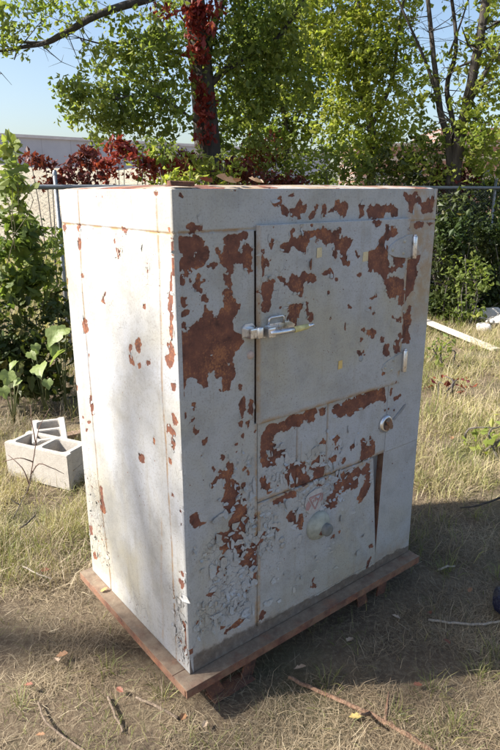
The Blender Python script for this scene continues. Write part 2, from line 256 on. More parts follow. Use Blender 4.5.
FRONT = '''1 23 1595 35 1584 30 1580 24 1584;1 76 1533 84 1533 84 1528 75 1528;1 43 1518 55 1523 67 1522 65 1513 72 1509 92 1516 92 1506 79 1499 70 1503 67 1494 52 1496 51 1506 42 1508;1 180 1600 201 1600 198 1597 182 1597;1 1 1488 18 1490 27 1485 47 1488 72 1489 79 1478 89 1484 96 1467 85 1451 101 1458 112 1441 105 1427 95 1415 81 1403 69 1401 51 1408 53 1393 43 1390 50 1368 62 1362 66 1383 76 1395 77 1374 75 1361 79 1340 72 1340 54 1359 42 1369 43 1383 30 1386 21 1385 32 1370 25 1362 15 1363 12 1374 3 1377 18 1390 9 1392 -4 1387;-1 4 1457 14 1459 23 1448 29 1440 20 1424 5 1423 0 1438;-1 52 1441 70 1449 75 1441 60 1430;-1 74 1427 82 1430 82 1420 75 1418;-1 34 1407 46 1411 54 1401 43 1394 38 1398;-1 1 1414 10 1417 16 1404 31 1399 28 1389 11 1392 0 1401;1 11 1330 31 1332 30 1323 11 1325;1 132 1450 140 1453 143 1437 131 1434;1 113 1411 134 1415 128 1400 120 1394 114 1403;1 83 1371 94 1372 93 1364 84 1365;1 82 1331 102 1322 102 1315 87 1317;1 154 1474 173 1487 192 1485 202 1476 205 1450 202 1429 213 1428 230 1414 230 1405 196 1408 182 1391 182 1356 184 1329 184 1306 162 1309 146 1331 165 1335 170 1352 154 1363 157 1376 174 1381 163 1399 150 1404 145 1420 150 1432 153 1451 162 1459;1 196 1483 208 1485 212 1472 208 1450 209 1433 216 1441 229 1458 240 1459 246 1452 257 1445 254 1412 251 1386 247 1370 237 1382 223 1392 222 1406 195 1405;1 208 1489 240 1491 241 1479 229 1473 211 1475;-1 205 1446 210 1444 206 1429 201 1431;1 10 1245 27 1234 43 1247 64 1260 85 1274 91 1305 95 1291 117 1284 122 1256 139 1268 142 1285 158 1288 150 1307 162 1317 148 1329 162 1337 181 1335 181 1317 200 1294 215 1290 203 1274 186 1253 182 1221 194 1215 214 1198 223 1182 202 1157 187 1157 181 1141 187 1112 192 1081 175 1070 171 1042 151 1046 143 1062 146 1090 135 1102 129 1084 118 1100 122 1112 102 1113 94 1110 92 1091 96 1076 82 1065 77 1080 61 1083 56 1103 33 1112 22 1100 15 1069 12 1042 4 1042 1 1072 2 1118 -2 1168 -2 1195 11 1219;1 11 1265 23 1267 28 1258 25 1250 32 1243 12 1249;1 2 1244 12 1245 16 1238 11 1219 4 1224;1 14 1292 30 1299 39 1289 34 1281 19 1281;1 12 1328 30 1331 28 1316 31 1305 17 1307 18 1319;1 79 1328 90 1331 94 1320 108 1316 99 1306 86 1310;1 67 1346 80 1345 82 1336 74 1337;1 48 1327 55 1326 52 1319;1 50 1313 60 1312 56 1306;-1 111 1247 123 1246 121 1240 112 1242;-1 71 1198 79 1200 78 1193 72 1194;-1 161 1128 170 1128 168 1119 161 1121;-1 62 1213 69 1212 67 1208 62 1208;-1 106 1162 113 1162 113 1156 107 1157;-1 64 1249 69 1248 66 1240;1 125 1272 133 1266 129 1258;1 137 1054 143 1045 137 1044;1 38 1034 50 1034 48 1011 41 1012;1 204 1052 217 1052 214 1030 205 1035;1 221 1016 228 1017 227 969 203 975 212 998;1 351 1580 364 1590 363 1571 357 1552 350 1556;1 336 1570 344 1576 350 1563 344 1555 336 1559;1 388 1586 413 1594 407 1581 395 1580;1 364 1554 375 1558 391 1546 391 1527 382 1533 366 1534;1 395 1544 410 1551 420 1544 422 1555 428 1566 436 1575 444 1570 448 1561 457 1557 465 1568 464 1547 455 1536 438 1536 444 1518 426 1514 432 1528 416 1528 401 1524;1 468 1522 497 1542 498 1521 478 1517;1 456 1559 465 1568 463 1543 456 1538;1 467 1522 486 1535 496 1540 501 1560 509 1565 510 1546 501 1540 500 1526 483 1516;1 527 1558 542 1559 546 1543 544 1522 530 1523 526 1542;1 557 1541 581 1548 583 1569 601 1573 609 1559 630 1566 643 1554 642 1539 632 1522 618 1516 603 1528 588 1543 568 1534;1 692 1555 730 1557 716 1550 714 1533 712 1514 700 1514 696 1538;1 731 1535 747 1557 763 1547 778 1556 795 1548 819 1553 831 1548 847 1558 868 1550 865 1545 887 1536 892 1512 859 1516 850 1530 825 1528 814 1512 762 1511 738 1517;1 907 1588 919 1596 938 1580 959 1583 980 1597 989 1590 973 1575 1000 1577 1016 1558 1030 1553 1055 1574 1092 1579 1086 1552 1081 1522 1052 1525 1039 1520 1011 1526 1018 1545 984 1561 967 1554 971 1524 948 1527 945 1554 930 1567;1 751 1504 763 1506 799 1497 788 1490 760 1488;1 310 1469 322 1470 327 1457 316 1442 310 1442;1 349 1447 358 1456 377 1455 393 1467 386 1486 401 1494 408 1490 399 1479 402 1465 424 1466 434 1484 456 1481 500 1481 500 1474 480 1470 460 1460 454 1443 452 1415 439 1423 419 1434 406 1441 393 1440 383 1423 374 1432 362 1428;1 317 1504 326 1505 325 1497 319 1498;1 426 1498 438 1498 433 1492;1 464 1505 482 1503 476 1495;1 492 1456 501 1458 501 1446 494 1447;1 295 1409 304 1411 310 1395 302 1388;1 279 1442 285 1439 288 1414 296 1391 290 1378 287 1364 281 1365;1 341 1360 366 1352 379 1338 373 1329 357 1340 343 1351;1 381 1333 395 1365 414 1358 431 1347 437 1361 450 1366 464 1357 480 1358 499 1346 497 1332 471 1329 454 1340 443 1322 442 1288 422 1300 392 1315;1 278 1347 311 1353 330 1349 323 1334 322 1315 314 1294 281 1296;1 281 1325 322 1321 314 1298 317 1276 308 1261 281 1259;1 393 1314 442 1309 442 1294 429 1292;1 447 1290 463 1288 456 1283;1 350 1273 360 1269 356 1260 350 1263;1 368 1266 390 1266 416 1270 448 1266 443 1252 430 1246 434 1226 421 1222 418 1203 398 1203 393 1221 378 1230 391 1251;1 461 1272 468 1269 469 1236 476 1225 488 1249 491 1208 475 1210 462 1232;1 458 1476 478 1478 498 1486 518 1490 521 1499 528 1487 556 1486 564 1469 572 1481 598 1491 603 1477 589 1456 622 1457 633 1454 660 1446 649 1438 631 1421 629 1391 653 1377 642 1366 616 1377 604 1393 602 1423 584 1424 587 1399 575 1395 565 1408 577 1424 565 1447 544 1443 527 1444 509 1462 485 1472 459 1446;1 463 1505 482 1502 476 1495;1 524 1354 544 1362 562 1371 566 1358 578 1340 567 1333 559 1351 527 1346;1 583 1339 594 1336 588 1316 582 1319;1 462 1357 496 1352 502 1331 483 1328 463 1335;1 667 1414 677 1414 681 1400 697 1394 686 1387 672 1396;1 678 1334 701 1342 709 1334 698 1323;1 544 1297 558 1298 555 1286 546 1288;1 747 1507 759 1504 795 1499 776 1488 756 1491;1 807 1499 838 1483 863 1482 882 1460 862 1451 833 1441 818 1429 832 1410 835 1377 846 1347 840 1323 825 1302 802 1326 773 1339 760 1346 737 1334 732 1395 750 1414 766 1413 785 1428 780 1439 803 1453 818 1468;1 858 1403 929 1385 928 1357 912 1342 886 1341 870 1329 844 1331 834 1340 863 1348 865 1370;1 838 1307 862 1316 893 1306 926 1302 933 1264 935 1224 906 1227 904 1244 861 1238 842 1254 836 1274 822 1297;1 841 1269 902 1263 877 1249 856 1242;1 907 1263 938 1259 936 1214 921 1207 903 1215 914 1233;1 980 1368 1030 1376 1032 1358 1011 1337 1020 1308 1004 1280 1008 1251 981 1242 960 1224 946 1228 947 1263 952 1296 953 1330 939 1331 955 1352;1 956 1258 1008 1252 973 1233 953 1203 948 1215;1 981 1200 995 1201 1002 1183 994 1169 1012 1140 995 1118 993 1100 1010 1074 1003 1053 974 1061 946 1056 939 1084 950 1112 938 1132 960 1141 938 1161 942 1181 966 1169 979 1180;1 931 1112 940 1090 926 1074 935 1037 908 1032 891 1065 908 1077;1 850 1077 868 1077 868 1057 880 1040 864 1026 840 1044 839 1058;1 825 1119 844 1098 836 1085 815 1088 827 1098;1 874 1175 908 1162 930 1165 934 1147 914 1150 890 1164 877 1163;1 940 1479 958 1479 955 1468 944 1463;1 975 1486 1006 1491 1044 1487 1031 1476 1023 1468 986 1472;1 1048 1491 1090 1488 1101 1479 1068 1478;1 747 1254 771 1257 791 1269 792 1252 768 1249 756 1245;1 748 1221 764 1219 763 1207 746 1212;1 771 1205 791 1197 775 1190;1 718 1151 730 1156 741 1148 728 1136;1 738 1142 768 1144 798 1128 779 1108 762 1116 748 1130;1 713 1121 731 1121 718 1106;1 700 1075 712 1078 729 1065 738 1078 746 1050 725 1060 705 1063;1 815 1088 827 1116 845 1087 829 1089;1 842 1076 863 1078 868 1027 850 1036 839 1056;1 836 970 864 980 860 968 843 960;1 638 1192 643 1188 642 1164 634 1168;1 566 1214 571 1213 571 1200 565 1201;1 642 1242 650 1238 666 1234 670 1228 650 1230;1 466 1237 487 1229 491 1208 474 1208 466 1219;1 485 1280 493 1281 492 1274;1 604 888 619 902 651 894 683 906 724 906 744 911 766 900 795 909 839 906 854 894 879 913 884 856 861 861 842 878 830 856 769 866 744 857 710 858 605 883;1 604 890 631 901 659 892 683 899 708 896 834 869 830 857 795 862 770 846 736 851 712 842 704 834 662 850 646 846 622 858 607 872;1 539 901 558 900 566 892 539 898;1 539 902 573 897 570 875 551 876;1 476 908 502 910 528 902 536 889 523 883 514 865 492 859 485 878 477 883;1 769 911 821 910 854 894 852 863 816 865 774 850;1 852 912 874 911 877 882 898 853 885 847 856 868;1 923 929 932 927 929 909 918 911;1 912 897 923 895 920 867 910 866;1 933 855 977 862 977 855 959 846 941 840;1 317 897 340 899 388 890 401 904 428 908 450 900 478 905 522 903 524 866 502 863 490 880 465 877 458 859 440 861 422 871 409 860 374 864 347 860 341 837 355 805 382 792 396 794 400 759 383 778 362 770 348 765 359 748 335 752 302 757 290 774 291 855 288 867;-1 309 812 329 811 338 788 325 772 315 772 311 782 321 790;1 396 740 415 729 436 737 455 729 484 723 485 687 509 656 532 661 532 640 487 639 428 649 410 658 398 702 401 718;1 522 724 529 728 531 679 500 692;1 548 788 563 789 580 773 576 762 550 772;1 519 730 538 743 545 750 566 726 579 677 569 643 530 640 522 652 533 679 498 689 520 700;1 484 670 499 659 511 643 485 642;1 610 777 646 783 649 767 631 759 632 747 619 754;1 624 737 648 736 641 726 624 730;1 699 720 736 728 735 713 708 702;1 761 734 779 733 794 710 795 690 817 690 809 734 818 732 829 710 845 702 847 656 830 648 799 644 764 641 762 668 770 678;1 594 703 610 702 625 712 638 709 635 685 628 672 611 674;1 656 676 680 684 685 671 674 655;1 289 730 308 727 326 690 339 663 319 655 312 678 295 692 292 684 287 708;1 338 629 364 632 385 630 399 634 417 634 443 629 443 611 421 612 392 619 357 610 340 613;1 205 1006 220 1003 223 982 219 947 212 949 208 975;1 244 997 261 994 260 963 258 939 247 951 238 968;1 204 935 219 939 219 926 210 916;1 232 929 244 931 247 920 238 906 233 918;1 212 897 220 898 219 877 213 879;1 253 892 275 892 269 882;1 215 775 228 790 231 775 221 767;1 234 774 243 763 246 746 237 754;1 190 874 199 872 197 862 191 864;1 189 846 198 845 196 836;1 5 1008 18 1011 22 999 15 991 9 979 1 980 3 996;1 38 1035 51 1034 46 1026 49 1007 42 1006 44 1022;1 42 992 50 992 48 984 41 977 36 982;1 42 968 49 964 48 952 59 942 58 932 45 938 38 952;1 70 909 83 920 90 918 83 908 77 895 71 900;1 63 866 73 871 73 866 66 860;1 133 856 139 847 153 835 148 829 136 835;1 62 953 67 950 60 945;1 28 974 33 971 27 965;1 2 1050 12 1048 9 1038 3 1041;1 100 820 109 821 116 804 112 798 101 811;1 96 756 105 766 111 780 132 781 123 797 132 800 149 786 156 798 153 814 165 815 183 803 180 788 189 777 173 771 167 757 188 748 204 721 197 693 181 687 184 675 203 669 225 678 225 599 187 613 171 641 144 656 157 679 157 690 136 692 145 710 151 730 143 743 155 756 146 769 131 774 116 765 104 750 97 747;1 25 688 39 689 50 673 50 663 19 674;1 187 873 197 872 199 862 190 860;1 214 897 222 897 220 877 213 879;1 208 1005 227 1001 224 946 212 969;1 201 931 221 936 214 915;1 190 846 197 843 192 837;1 206 695 216 695 213 682;1 187 735 199 720 199 692 186 691;1 189 679 211 677 233 670 230 637 223 600 185 614 186 669;1 218 733 230 726 227 714 214 718;1 240 701 249 692 248 684;1 240 651 248 645 246 632;1 19 677 25 688 39 688 50 679 55 653 81 641 79 637 55 643 40 640 24 656;1 150 657 145 686 139 699 225 670 224 550 212 567 211 503 204 483 185 488 173 513 157 525 148 514 126 532 130 553 109 575 115 589 137 587 140 577 168 586 159 609 171 622 181 635 162 650;1 186 683 233 667 230 646 233 622 246 614 243 596 226 584 213 575 223 528 232 495 239 489 259 502 266 523 296 532 308 530 303 506 279 482 272 461 272 363 242 371 259 382 255 401 239 427 222 437 210 430 209 463 196 498 184 520;1 402 547 419 562 456 552 475 530 482 503 473 475 442 495 420 519;1 336 632 385 616 389 590 371 611 343 612;1 334 521 344 526 360 526 369 510 360 505 344 511;1 266 605 272 605 270 574 266 579;1 528 230 549 221 549 204 533 211;1 283 213 297 232 315 207 301 188 283 197;1 627 613 729 581 752 561 749 545 723 544 709 555 679 558 661 519 639 536 637 502 603 510 570 534 590 543 613 567 628 581;1 783 564 820 553 826 524 802 492 776 473 752 495 769 509;1 626 632 658 628 752 629 771 607 796 629 814 624 826 531 805 511 780 486 762 478 764 511 794 534 790 582 767 595 757 559 749 539 718 546 705 556 679 558 648 524 636 505 603 510 574 536 605 564 633 573;-1 704 630 724 626 723 605 708 610;-1 755 586 785 590 800 565 781 532 758 539;1 622 386 642 398 635 374;1 651 395 672 390 668 383;1 828 271 862 265 868 248 844 250;1 831 172 838 198 857 209 859 200 843 163;1 526 217 534 231 555 211 560 202 535 203;1 528 234 545 253 538 229;1 531 631 562 636 590 631 571 612 543 618;1 114 451 122 459 119 483 111 458;1 116 496 138 501 150 493 129 494;1 140 451 156 459 167 437 150 447;1 62 393 96 389 106 377 80 380;1 -2 414 15 406 6 402;1 204 441 224 445 224 427;1 131 211 142 220 162 226 182 232 202 243 206 226 222 230 222 221 195 212 162 213 146 209;1 103 232 121 250 146 237 130 233 108 235;1 81 298 93 298 112 276 105 270 93 286;1 29 308 42 320 44 307 35 303;1 65 391 95 388 106 377 80 380;1 1 415 15 406 6 399;1 2 294 11 287 6 279;1 0 222 14 219 11 216;1 63 328 75 321 72 317'''
SIDE = '''1 706 1492 686 1493 683 1475 704 1470 715 1479;1 597 1497 568 1496 582 1474 597 1479;1 597 1448 572 1450 578 1418 598 1412;1 594 1336 580 1340 577 1325 597 1321;1 723 1309 703 1309 711 1288 724 1292;1 340 1460 327 1459 328 1449 338 1450;1 332 1442 320 1436 299 1438 304 1423 316 1408;1 296 1497 243 1496 253 1488 292 1492;1 421 1297 412 1296 435 1270 428 1253 455 1262 441 1279;1 612 1180 579 1183 574 1142 602 1130 618 1148;1 588 1063 575 1063 582 1047;1 722 914 702 916 709 896 724 895;1 604 905 590 908 586 880 602 878;1 83 1597 68 1598 72 1587 82 1587;1 23 1511 13 1509 12 1495 22 1497;1 174 1459 165 1460 162 1451 173 1453;1 143 1398 132 1401 138 1381 147 1383;1 21 1397 14 1388 20 1345 30 1323 38 1322 31 1352;1 32 1349 19 1350 19 1325 20 1274 32 1263 42 1292;1 34 1267 23 1267 21 1226 26 1207 37 1227;1 52 1198 30 1206 19 1190 17 1160 33 1133 56 1135 67 1158 58 1167 41 1172;1 38 1095 18 1091 21 1070 36 1070;1 230 1173 204 1192 197 1170 210 1138 233 1148;1 272 1153 252 1157 259 1138 280 1131;1 284 1119 261 1122 243 1106 249 1092 274 1097;1 221 1109 203 1111 205 1092 222 1091;1 163 1128 144 1125 165 1114 178 1120;1 176 1290 163 1293 158 1276 174 1278;1 604 888 590 892 574 872 589 826 598 848;1 641 798 612 810 600 798 635 791;1 681 805 663 812 669 796 683 795;1 659 762 640 767 646 753 661 751;1 265 791 242 807 228 795 241 774 264 772;1 574 564 548 565 546 507 539 468 566 453 584 465 567 525;1 43 1008 31 1000 11 982 33 963 40 982;1 70 962 42 958 26 941 36 931 70 937 80 926;1 55 922 45 923 33 907 46 885 57 904;1 166 889 155 887 144 870 160 870;1 77 851 63 854 56 834 74 835;1 67 744 50 738 59 732 70 732;1 24 707 12 715 13 702 22 698;1 261 792 238 808 226 796 237 776 263 772;1 574 505 545 517 544 465 565 453 580 470;1 709 333 684 348 687 308 709 294;1 700 218 676 232 654 213 690 194;1 22 710 8 718 12 699 20 700;1 29 657 14 664 19 654;1 43 488 7 494 9 470 30 478;1 49 451 18 465 7 454 34 425 38 440;1 32 315 10 306 11 239 26 229 18 270 32 292;1 77 232 47 227 48 214;1 34 212 1 222 -3 209 21 189'''
# ================================================================ the cabinet
YAW, X0, Y0, W_, D_, Z0, Z1 = 0.6734, -.1928, 1.5876, 1.1036, .7145, .13, 1.604
M_PAINT = mat_paint(); M_RUST = mat_rust(); M_RUSTD = mat_rust('dark_rust', .15, .8); M_CHROME = mat_chrome()
M_TIN = mat_plain('grey_inner_tin', (.20, .205, .215), .55, .3)
M_GREYPAINT = mat_plain('grey_green_paint', (.33, .34, .29), .6, .3, 25)
M_STRAP = mat_plain('cream_painted_strap', (.375, .36, .305), .6, .35, 40)
def dec(s): 
    out = []
    for q in s.split(';'):
        v = list(map(int, q.split())); out.append((v[0], np.array(v[1:], float).reshape(-1, 2)/1000))
    return out
PF, PS = dec(FRONT), dec(SIDE)
def mask(polys, U, Zz, seed):
    """worn patches traced as outlines in metres on the face, with ragged edges"""
    wu = U+(fbm(U*120, Zz*120, seed, 3)-.5)*.012+(vnoise(U*420, Zz*420, seed+5)-.5)*.004
    wz = Zz+(fbm(U*120, Zz*120, seed+9, 3)-.5)*.012+(vnoise(U*420, Zz*420, seed+3)-.5)*.004
    R = np.zeros_like(U)
    for sg, P in PF_SORT(polys):
        lo, hi = P.min(0)-.01, P.max(0)+.01
        sel = np.nonzero((wu >= lo[0]) & (wu <= hi[0]) & (wz >= lo[1]) & (wz <= hi[1]))
        if not len(sel[0]): continue
        x, y = wu[sel], wz[sel]; ins = np.zeros(len(x), bool); n = len(P)
        for i in range(n):
            (x1, y1), (x2, y2) = P[i], P[(i+1) % n]
            if y1 == y2: continue
            c = ((y1 > y) != (y2 > y)) & (x < (x2-x1)*(y-y1)/(y2-y1)+x1); ins ^= c
        R[sel[0][ins], sel[1][ins]] = 1.0 if sg > 0 else 0.0
    return R
def PF_SORT(p): return [q for q in p if q[0] > 0]+[q for q in p if q[0] < 0]
def blur(R):
    P = np.pad(R, 1, mode='edge'); return (P[:-2, 1:-1]+P[2:, 1:-1]+P[1:-1, :-2]+P[1:-1, 2:]+2*P[1:-1, 1:-1])/6
STEP = .0028
def flakes(spots, pos, seed):
    """curled chips of paint: small cupped discs hinged at one side"""
    r = np.random.default_rng(seed); V, Q, T = [], [], []; base = 0
    for (u, z, s, ang, lift) in spots:
        n = 7; th = np.sort(r.uniform(0, 2*PI/n*.8, n)+np.arange(n)*2*PI/n)
        rr = s*(.45+.85*r.random(n)); el_ = r.uniform(.55, 1.6); hx, hy = math.cos(ang), math.sin(ang)
        pts = [(0, 0)]+[(.55*a*math.cos(t)*el_, .55*a*math.sin(t)/el_) for a, t in zip(rr, th)]+[(a*math.cos(t)*el_, a*math.sin(t)/el_) for a, t in zip(rr, th)]
        for x, y in pts:
            t = (x*hx+y*hy+s)/(2*s); h = .0006+lift*.7*max(0, t)**1.8
            V.append(pos(u+x-hx*max(0, t)**2*lift*.35, z+y-hy*max(0, t)**2*lift*.35, h))
        for k in range(n):
            a, b = base+1+k, base+1+(k+1) % n
            T.append((base, a, b)); Q.append((a, a+n, b+n, b))
        base += 2*n+1
    return V, Q, T
def sheet(name, face, lo, hi, keep, off, depth, parent, grooves=(), label=None, nfl=0, hot=(), step=STEP, warp=None):
    nu = int(round((hi[0]-lo[0])/step)); nz = int(round((hi[1]-lo[1])/step))
    u = np.linspace(lo[0], hi[0], nu+1); z = np.linspace(lo[1], hi[1], nz+1); U, Zz = np.meshgrid(u, z)
    if warp: U = warp(U, Zz)
    R = mask(PF if face == 'f' else PS, U, Zz, 1 if face == 'f' else 2)
    st = np.zeros_like(U); gr = np.zeros_like(U); dsp = np.zeros_like(U)
    if face == 'f':
        strip = (Zz < .152+.014*vnoise(U*25, U*0, 4)+.010*vnoise(U*90, U*0, 6)) & (U > .33)
        st = np.clip((U-.93)/.03, 0, 1)*np.clip((Zz-1.05)/.2, 0, 1)*.75+np.clip(1-(Zz-.13)/.12, 0, 1)*.5
        gr = np.clip((.225-.05*U-Zz)/.05, 0, 1)*np.where(U < .55, .8, .45)
        gr = np.where(strip, .95, gr)
    else:
        gr = np.clip((.36-Zz)/.30, 0, 1)*np.clip((.50-U)/.3, 0, 1)*.40
    for g in grooves:                                   # (u1,z1,u2,z2,half width,depth,stain,stain width)
        a, b = np.array(g[:2]), np.array(g[2:4]); d = b-a; t = np.clip(((U-a[0])*d[0]+(Zz-a[1])*d[1])/(d@d), 0, 1)
        dist = np.hypot(U-a[0]-t*d[0], Zz-a[1]-t*d[1])
        dsp -= g[5]*np.clip(1.6-dist/g[4], 0, 1); st = np.maximum(st, g[6]*np.clip(1.3-dist/g[7], 0, 1))
    wide = R.copy()
    for _ in range(14): wide = blur(wide)
    sca = np.zeros_like(R)
    for (ua, za, ub, zb, n) in hot:
        if n < 0: continue
        e = np.minimum(np.minimum(U-ua, ub-U), np.minimum(Zz-za, zb-Zz))+(fbm(U*22, Zz*22, 15, 3)-.5)*.09; sca = np.maximum(sca, np.clip(e/.02+.5, 0, 1))
    cn = vnoise(U*170, Zz*170, 61)*.55+vnoise(U*330, Zz*330, 62)*.45
    R = np.maximum(R, ((cn > .82-.42*np.minimum(wide, .5)-.07*sca) & ((wide > .02) | (sca > .5))).astype(float))
    R = np.where((cn < .16+.10*(1-wide)) & (wide < .93), 0, R)
    for _ in range(2): R = blur(R)
    wob = (fbm(U*3.2, Zz*3.2, 11, 3)-.5)*(.006 if face == 'f' else .013)+(fbm(U*14, Zz*14, 13, 2)-.5)*.0012
    edge = np.minimum(np.minimum(U-lo[0], hi[0]-U), np.minimum(Zz-lo[1], hi[1]-Zz)); wob *= np.clip(edge/.05, 0, 1)
    o = off+wob+dsp-R*.0011
    pos = (lambda uu, zz, h: (uu, -h, zz)) if face == 'f' else (lambda uu, zz, h: (-h, uu, zz))
    V = np.stack(pos(U, Zz, o), -1).reshape(-1, 3); B = np.stack(pos(U, Zz, np.full_like(U, off-depth)), -1).reshape(-1, 3)
    N = V.shape[0]; id_ = np.arange(N).reshape(nz+1, nu+1)
    cu, cz = np.meshgrid((u[:-1]+u[1:])/2, (z[:-1]+z[1:])/2); K = keep(cu, cz) if keep else np.ones((nz, nu), bool)
    a, b, c, d = id_[:-1, :-1], id_[:-1, 1:], id_[1:, 1:], id_[1:, :-1]
    quad = lambda *q: np.stack([x for x in q], -1)
    Fq = quad(a, b, c, d)[K]
    Pk = np.pad(K, 1)
    sk = []
    for dz, du, p, q in ((-1, 0, a, b), (0, 1, b, c), (1, 0, c, d), (0, -1, d, a)):
        e = K & ~Pk[1+dz:1+dz+nz, 1+du:1+du+nu]
        if e.any(): sk.append(np.stack([q[e], p[e], p[e]+N, q[e]+N], -1))
    Fq = np.concatenate([Fq]+sk)
    if face == 's': Fq = Fq[:, ::-1]
    allV = np.concatenate([V, B]); at_ = [np.concatenate([x.ravel(), x.ravel()]) for x in (R, st, gr, sca)]
    used = np.zeros(len(allV), bool); used[Fq.ravel()] = True; mp = np.cumsum(used)-1
    allV = allV[used]; at_ = [x[used] for x in at_]; Fq = mp[Fq]
    # flakes along broken edges and in scaly areas
    sp = []
    r = np.random.default_rng(len(name)+5)
    Kp = np.zeros_like(R, bool); Kp[:-1, :-1] = K
    ed = np.argwhere((R > .15) & (R < .75) & Kp)
    if nfl and len(ed):
        for i in r.choice(len(ed), min(nfl, len(ed)), replace=False):
            zi, ui = ed[i]; sp.append((U[zi, ui], Zz[zi, ui], r.lognormal(-5.35, .45), r.uniform(0, 2*PI), r.uniform(.001, .007)))
    for (ua, za, ub, zb, n) in hot:
        for _ in range(abs(n)):
            sp.append((r.uniform(ua, ub), r.uniform(za, zb), min(.018, r.lognormal(-4.75, .5)), r.uniform(PI*.9, PI*2.1), r.uniform(.002, .014)))
    Fl = [Fq]
    if sp:
        fV, fQ, fT = flakes(sp, lambda x, y, h: pos(x, y, h+off), 3)
        n0 = len(allV); allV = np.concatenate([allV, np.array(fV)]); at_ = [np.concatenate([x, np.zeros(len(fV))]) for x in at_]
        Fl += [np.array(fQ)+n0, np.array(fT)+n0]
    me = npmesh(name, allV, Fl, dict(zip(('rust', 'stain', 'grime', 'scaly'), at_)))
    if sp:
        fl_s = np.ones(len(me.polygons), bool); fl_s[len(Fq):] = False; me.polygons.foreach_set('use_smooth', fl_s)
    ob = link(name, me, M_PAINT, parent)
    if label: ob['label'] = label
    return ob

cab = empty('metal_cabinet', (X0, Y0, 0), 'tall old metal cabinet with peeling white paint and rust, standing on a rusty skid', 'cabinet', rz=YAW)
P_ = cab
# --- core shell behind the sheets: back, right, floor and dark inside
core = MB()
core.box((W_/2, (.034+D_-.010)/2, (Z0+Z1)/2), (W_-.04, D_-.046, Z1-Z0-.02)).build('inner_shell', M_RUSTD, P_)
def LR(z): return .834+(.885-.834)*(.642-z)/(.642-.188)          # slanting right edge of the lower panel
low = lambda u, z: (u > .2775) & (u < LR(z)) & (z > .172) & (z < .6385)
wedge = lambda u, z: (u >= LR(z)) & (u < .898-(.642-z)*.028) & (z > .186) & (z < .642)
mid = lambda u, z: (u > .2775) & (u < .8985) & (z >= .6425) & (z < .912)
lowbox = lambda u, z: (u > .2745) & (((z > .169) & (z < .6425)) | ((z <= .169) & (u > .8845)))
RR = lambda z: .8855+np.clip(z-.188, 0, 1)*.0275
midbox = lambda u, z: (u > .2745) & (u < .9015) & (z >= .6395) & (z < .915)
frame_keep = lambda u, z: ~(((u > .2630) & (u < .30) & (z > .915) & (z < 1.492)) | lowbox(u, z) | midbox(u, z) | ((u > .29) & (u < .92) & (z > .93) & (z < 1.48)))
sheet('front_frame', 'f', (0, Z0), (W_, Z1), frame_keep, 0, .014, P_,
      grooves=[(0, 1.4955, .268, 1.4955, .0022, .004, .9, .006), (.945, 1.4955, W_, 1.4955, .0022, .004, .8, .006), (.2745, .17, .2735, .91, .002, 0, .95, .010)], nfl=150, hot=[(.08, .33, .27, .58, 70), (.02, .25, .25, .36, 40), (.2, .5, .27, .62, 20), (.03, .18, .26, .72, -45), (.14, .62, .27, .85, -25)])
sheet('drawer_panel', 'f', (.27, .64), (.902, .914), mid, -.0005, .012, P_,
      grooves=[(.275, .6435, .9, .6435, .003, .001, .9, .012), (.445, .64, .4445, .875, .0022, .005, .5, .005), (.585, .64, .584, .91, .0022, .005, .5, .005), (.4645, .64, .464, .80, .0015, .002, .3, .003)], nfl=110, hot=[(.33, .66, .62, .74, 22), (.3, .66, .85, .86, -25)])
sheet('right_stile', 'f', (.885, Z0), (W_, .6450), None, -.0003, .0008, P_, warp=lambda u, z: RR(z)+(u-.885)/(W_-.885)*(W_-RR(z)), nfl=10)
sheet('lower_panel', 'f', (.2778, .172), (.885, .6385), None, .002, .012, P_, grooves=[(.28, .637, .835, .637, .003, .001, .9, .012), (.279, .17, .279, .64, .003, .001, .9, .009)], nfl=90, warp=lambda u, z: .2778+(u-.2778)/(.885-.2778)*(np.minimum(LR(z), .8835)-.2778), hot=[(.45, .52, .70, .63, 40), (.28, .45, .35, .6, 22), (.3, .22, .82, .6, -55)], label='lower panel bent away at its right edge')
door = sheet('upper_door', 'f', (.2695, .9155), (.9435, 1.5075), None, .013, .013, P_, grooves=[(.2695, .9155, .9435, .9155, .003, .001, .9, .012), (.2695, .9155, .2695, 1.5, .003, .001, .7, .009), (.9435, .95, .9435, 1.5, .003, .001, .8, .016)], nfl=120)
sd_gro = [(0, 1.4935, D_, 1.4935, .0022, .003, 1.0, .006), (.082, Z0, .0865, .98, .002, .0025, .9, .005), (.0865, .98, .078, 1.6, .002, .0025, .8, .005),
          (.552, Z0, .59, .8, .0022, .005, .9, .006), (.59, .8, .5945, 1.27, .0022, .005, .8, .006), (.5945, 1.27, .565, 1.6, .002, .003, .8, .006), (.17, .16, .14, .62, .003, 0, .5, .006), (.215, 1.48, .2155, 1.585, .0012, .001, .6, .002)]
sheet('side_panel', 's', (0, Z0), (D_, Z1), None, 0, .014, P_, grooves=sd_gro, nfl=120, hot=[(.01, .15, .09, .42, 30), (.55, .2, .70, .6, 20)])
# back and right skins
m = MB(); m.box((W_-.004, D_/2+.006, (Z0+Z1)/2), (.008, D_-.02, Z1-Z0-.004)); m.build('end_skin', M_PAINT, P_)
m = MB(); m.box((W_/2, D_-.004, (Z0+Z1)/2), (W_-.02, .008, Z1-Z0-.004)); m.build('back_skin', M_PAINT, P_)
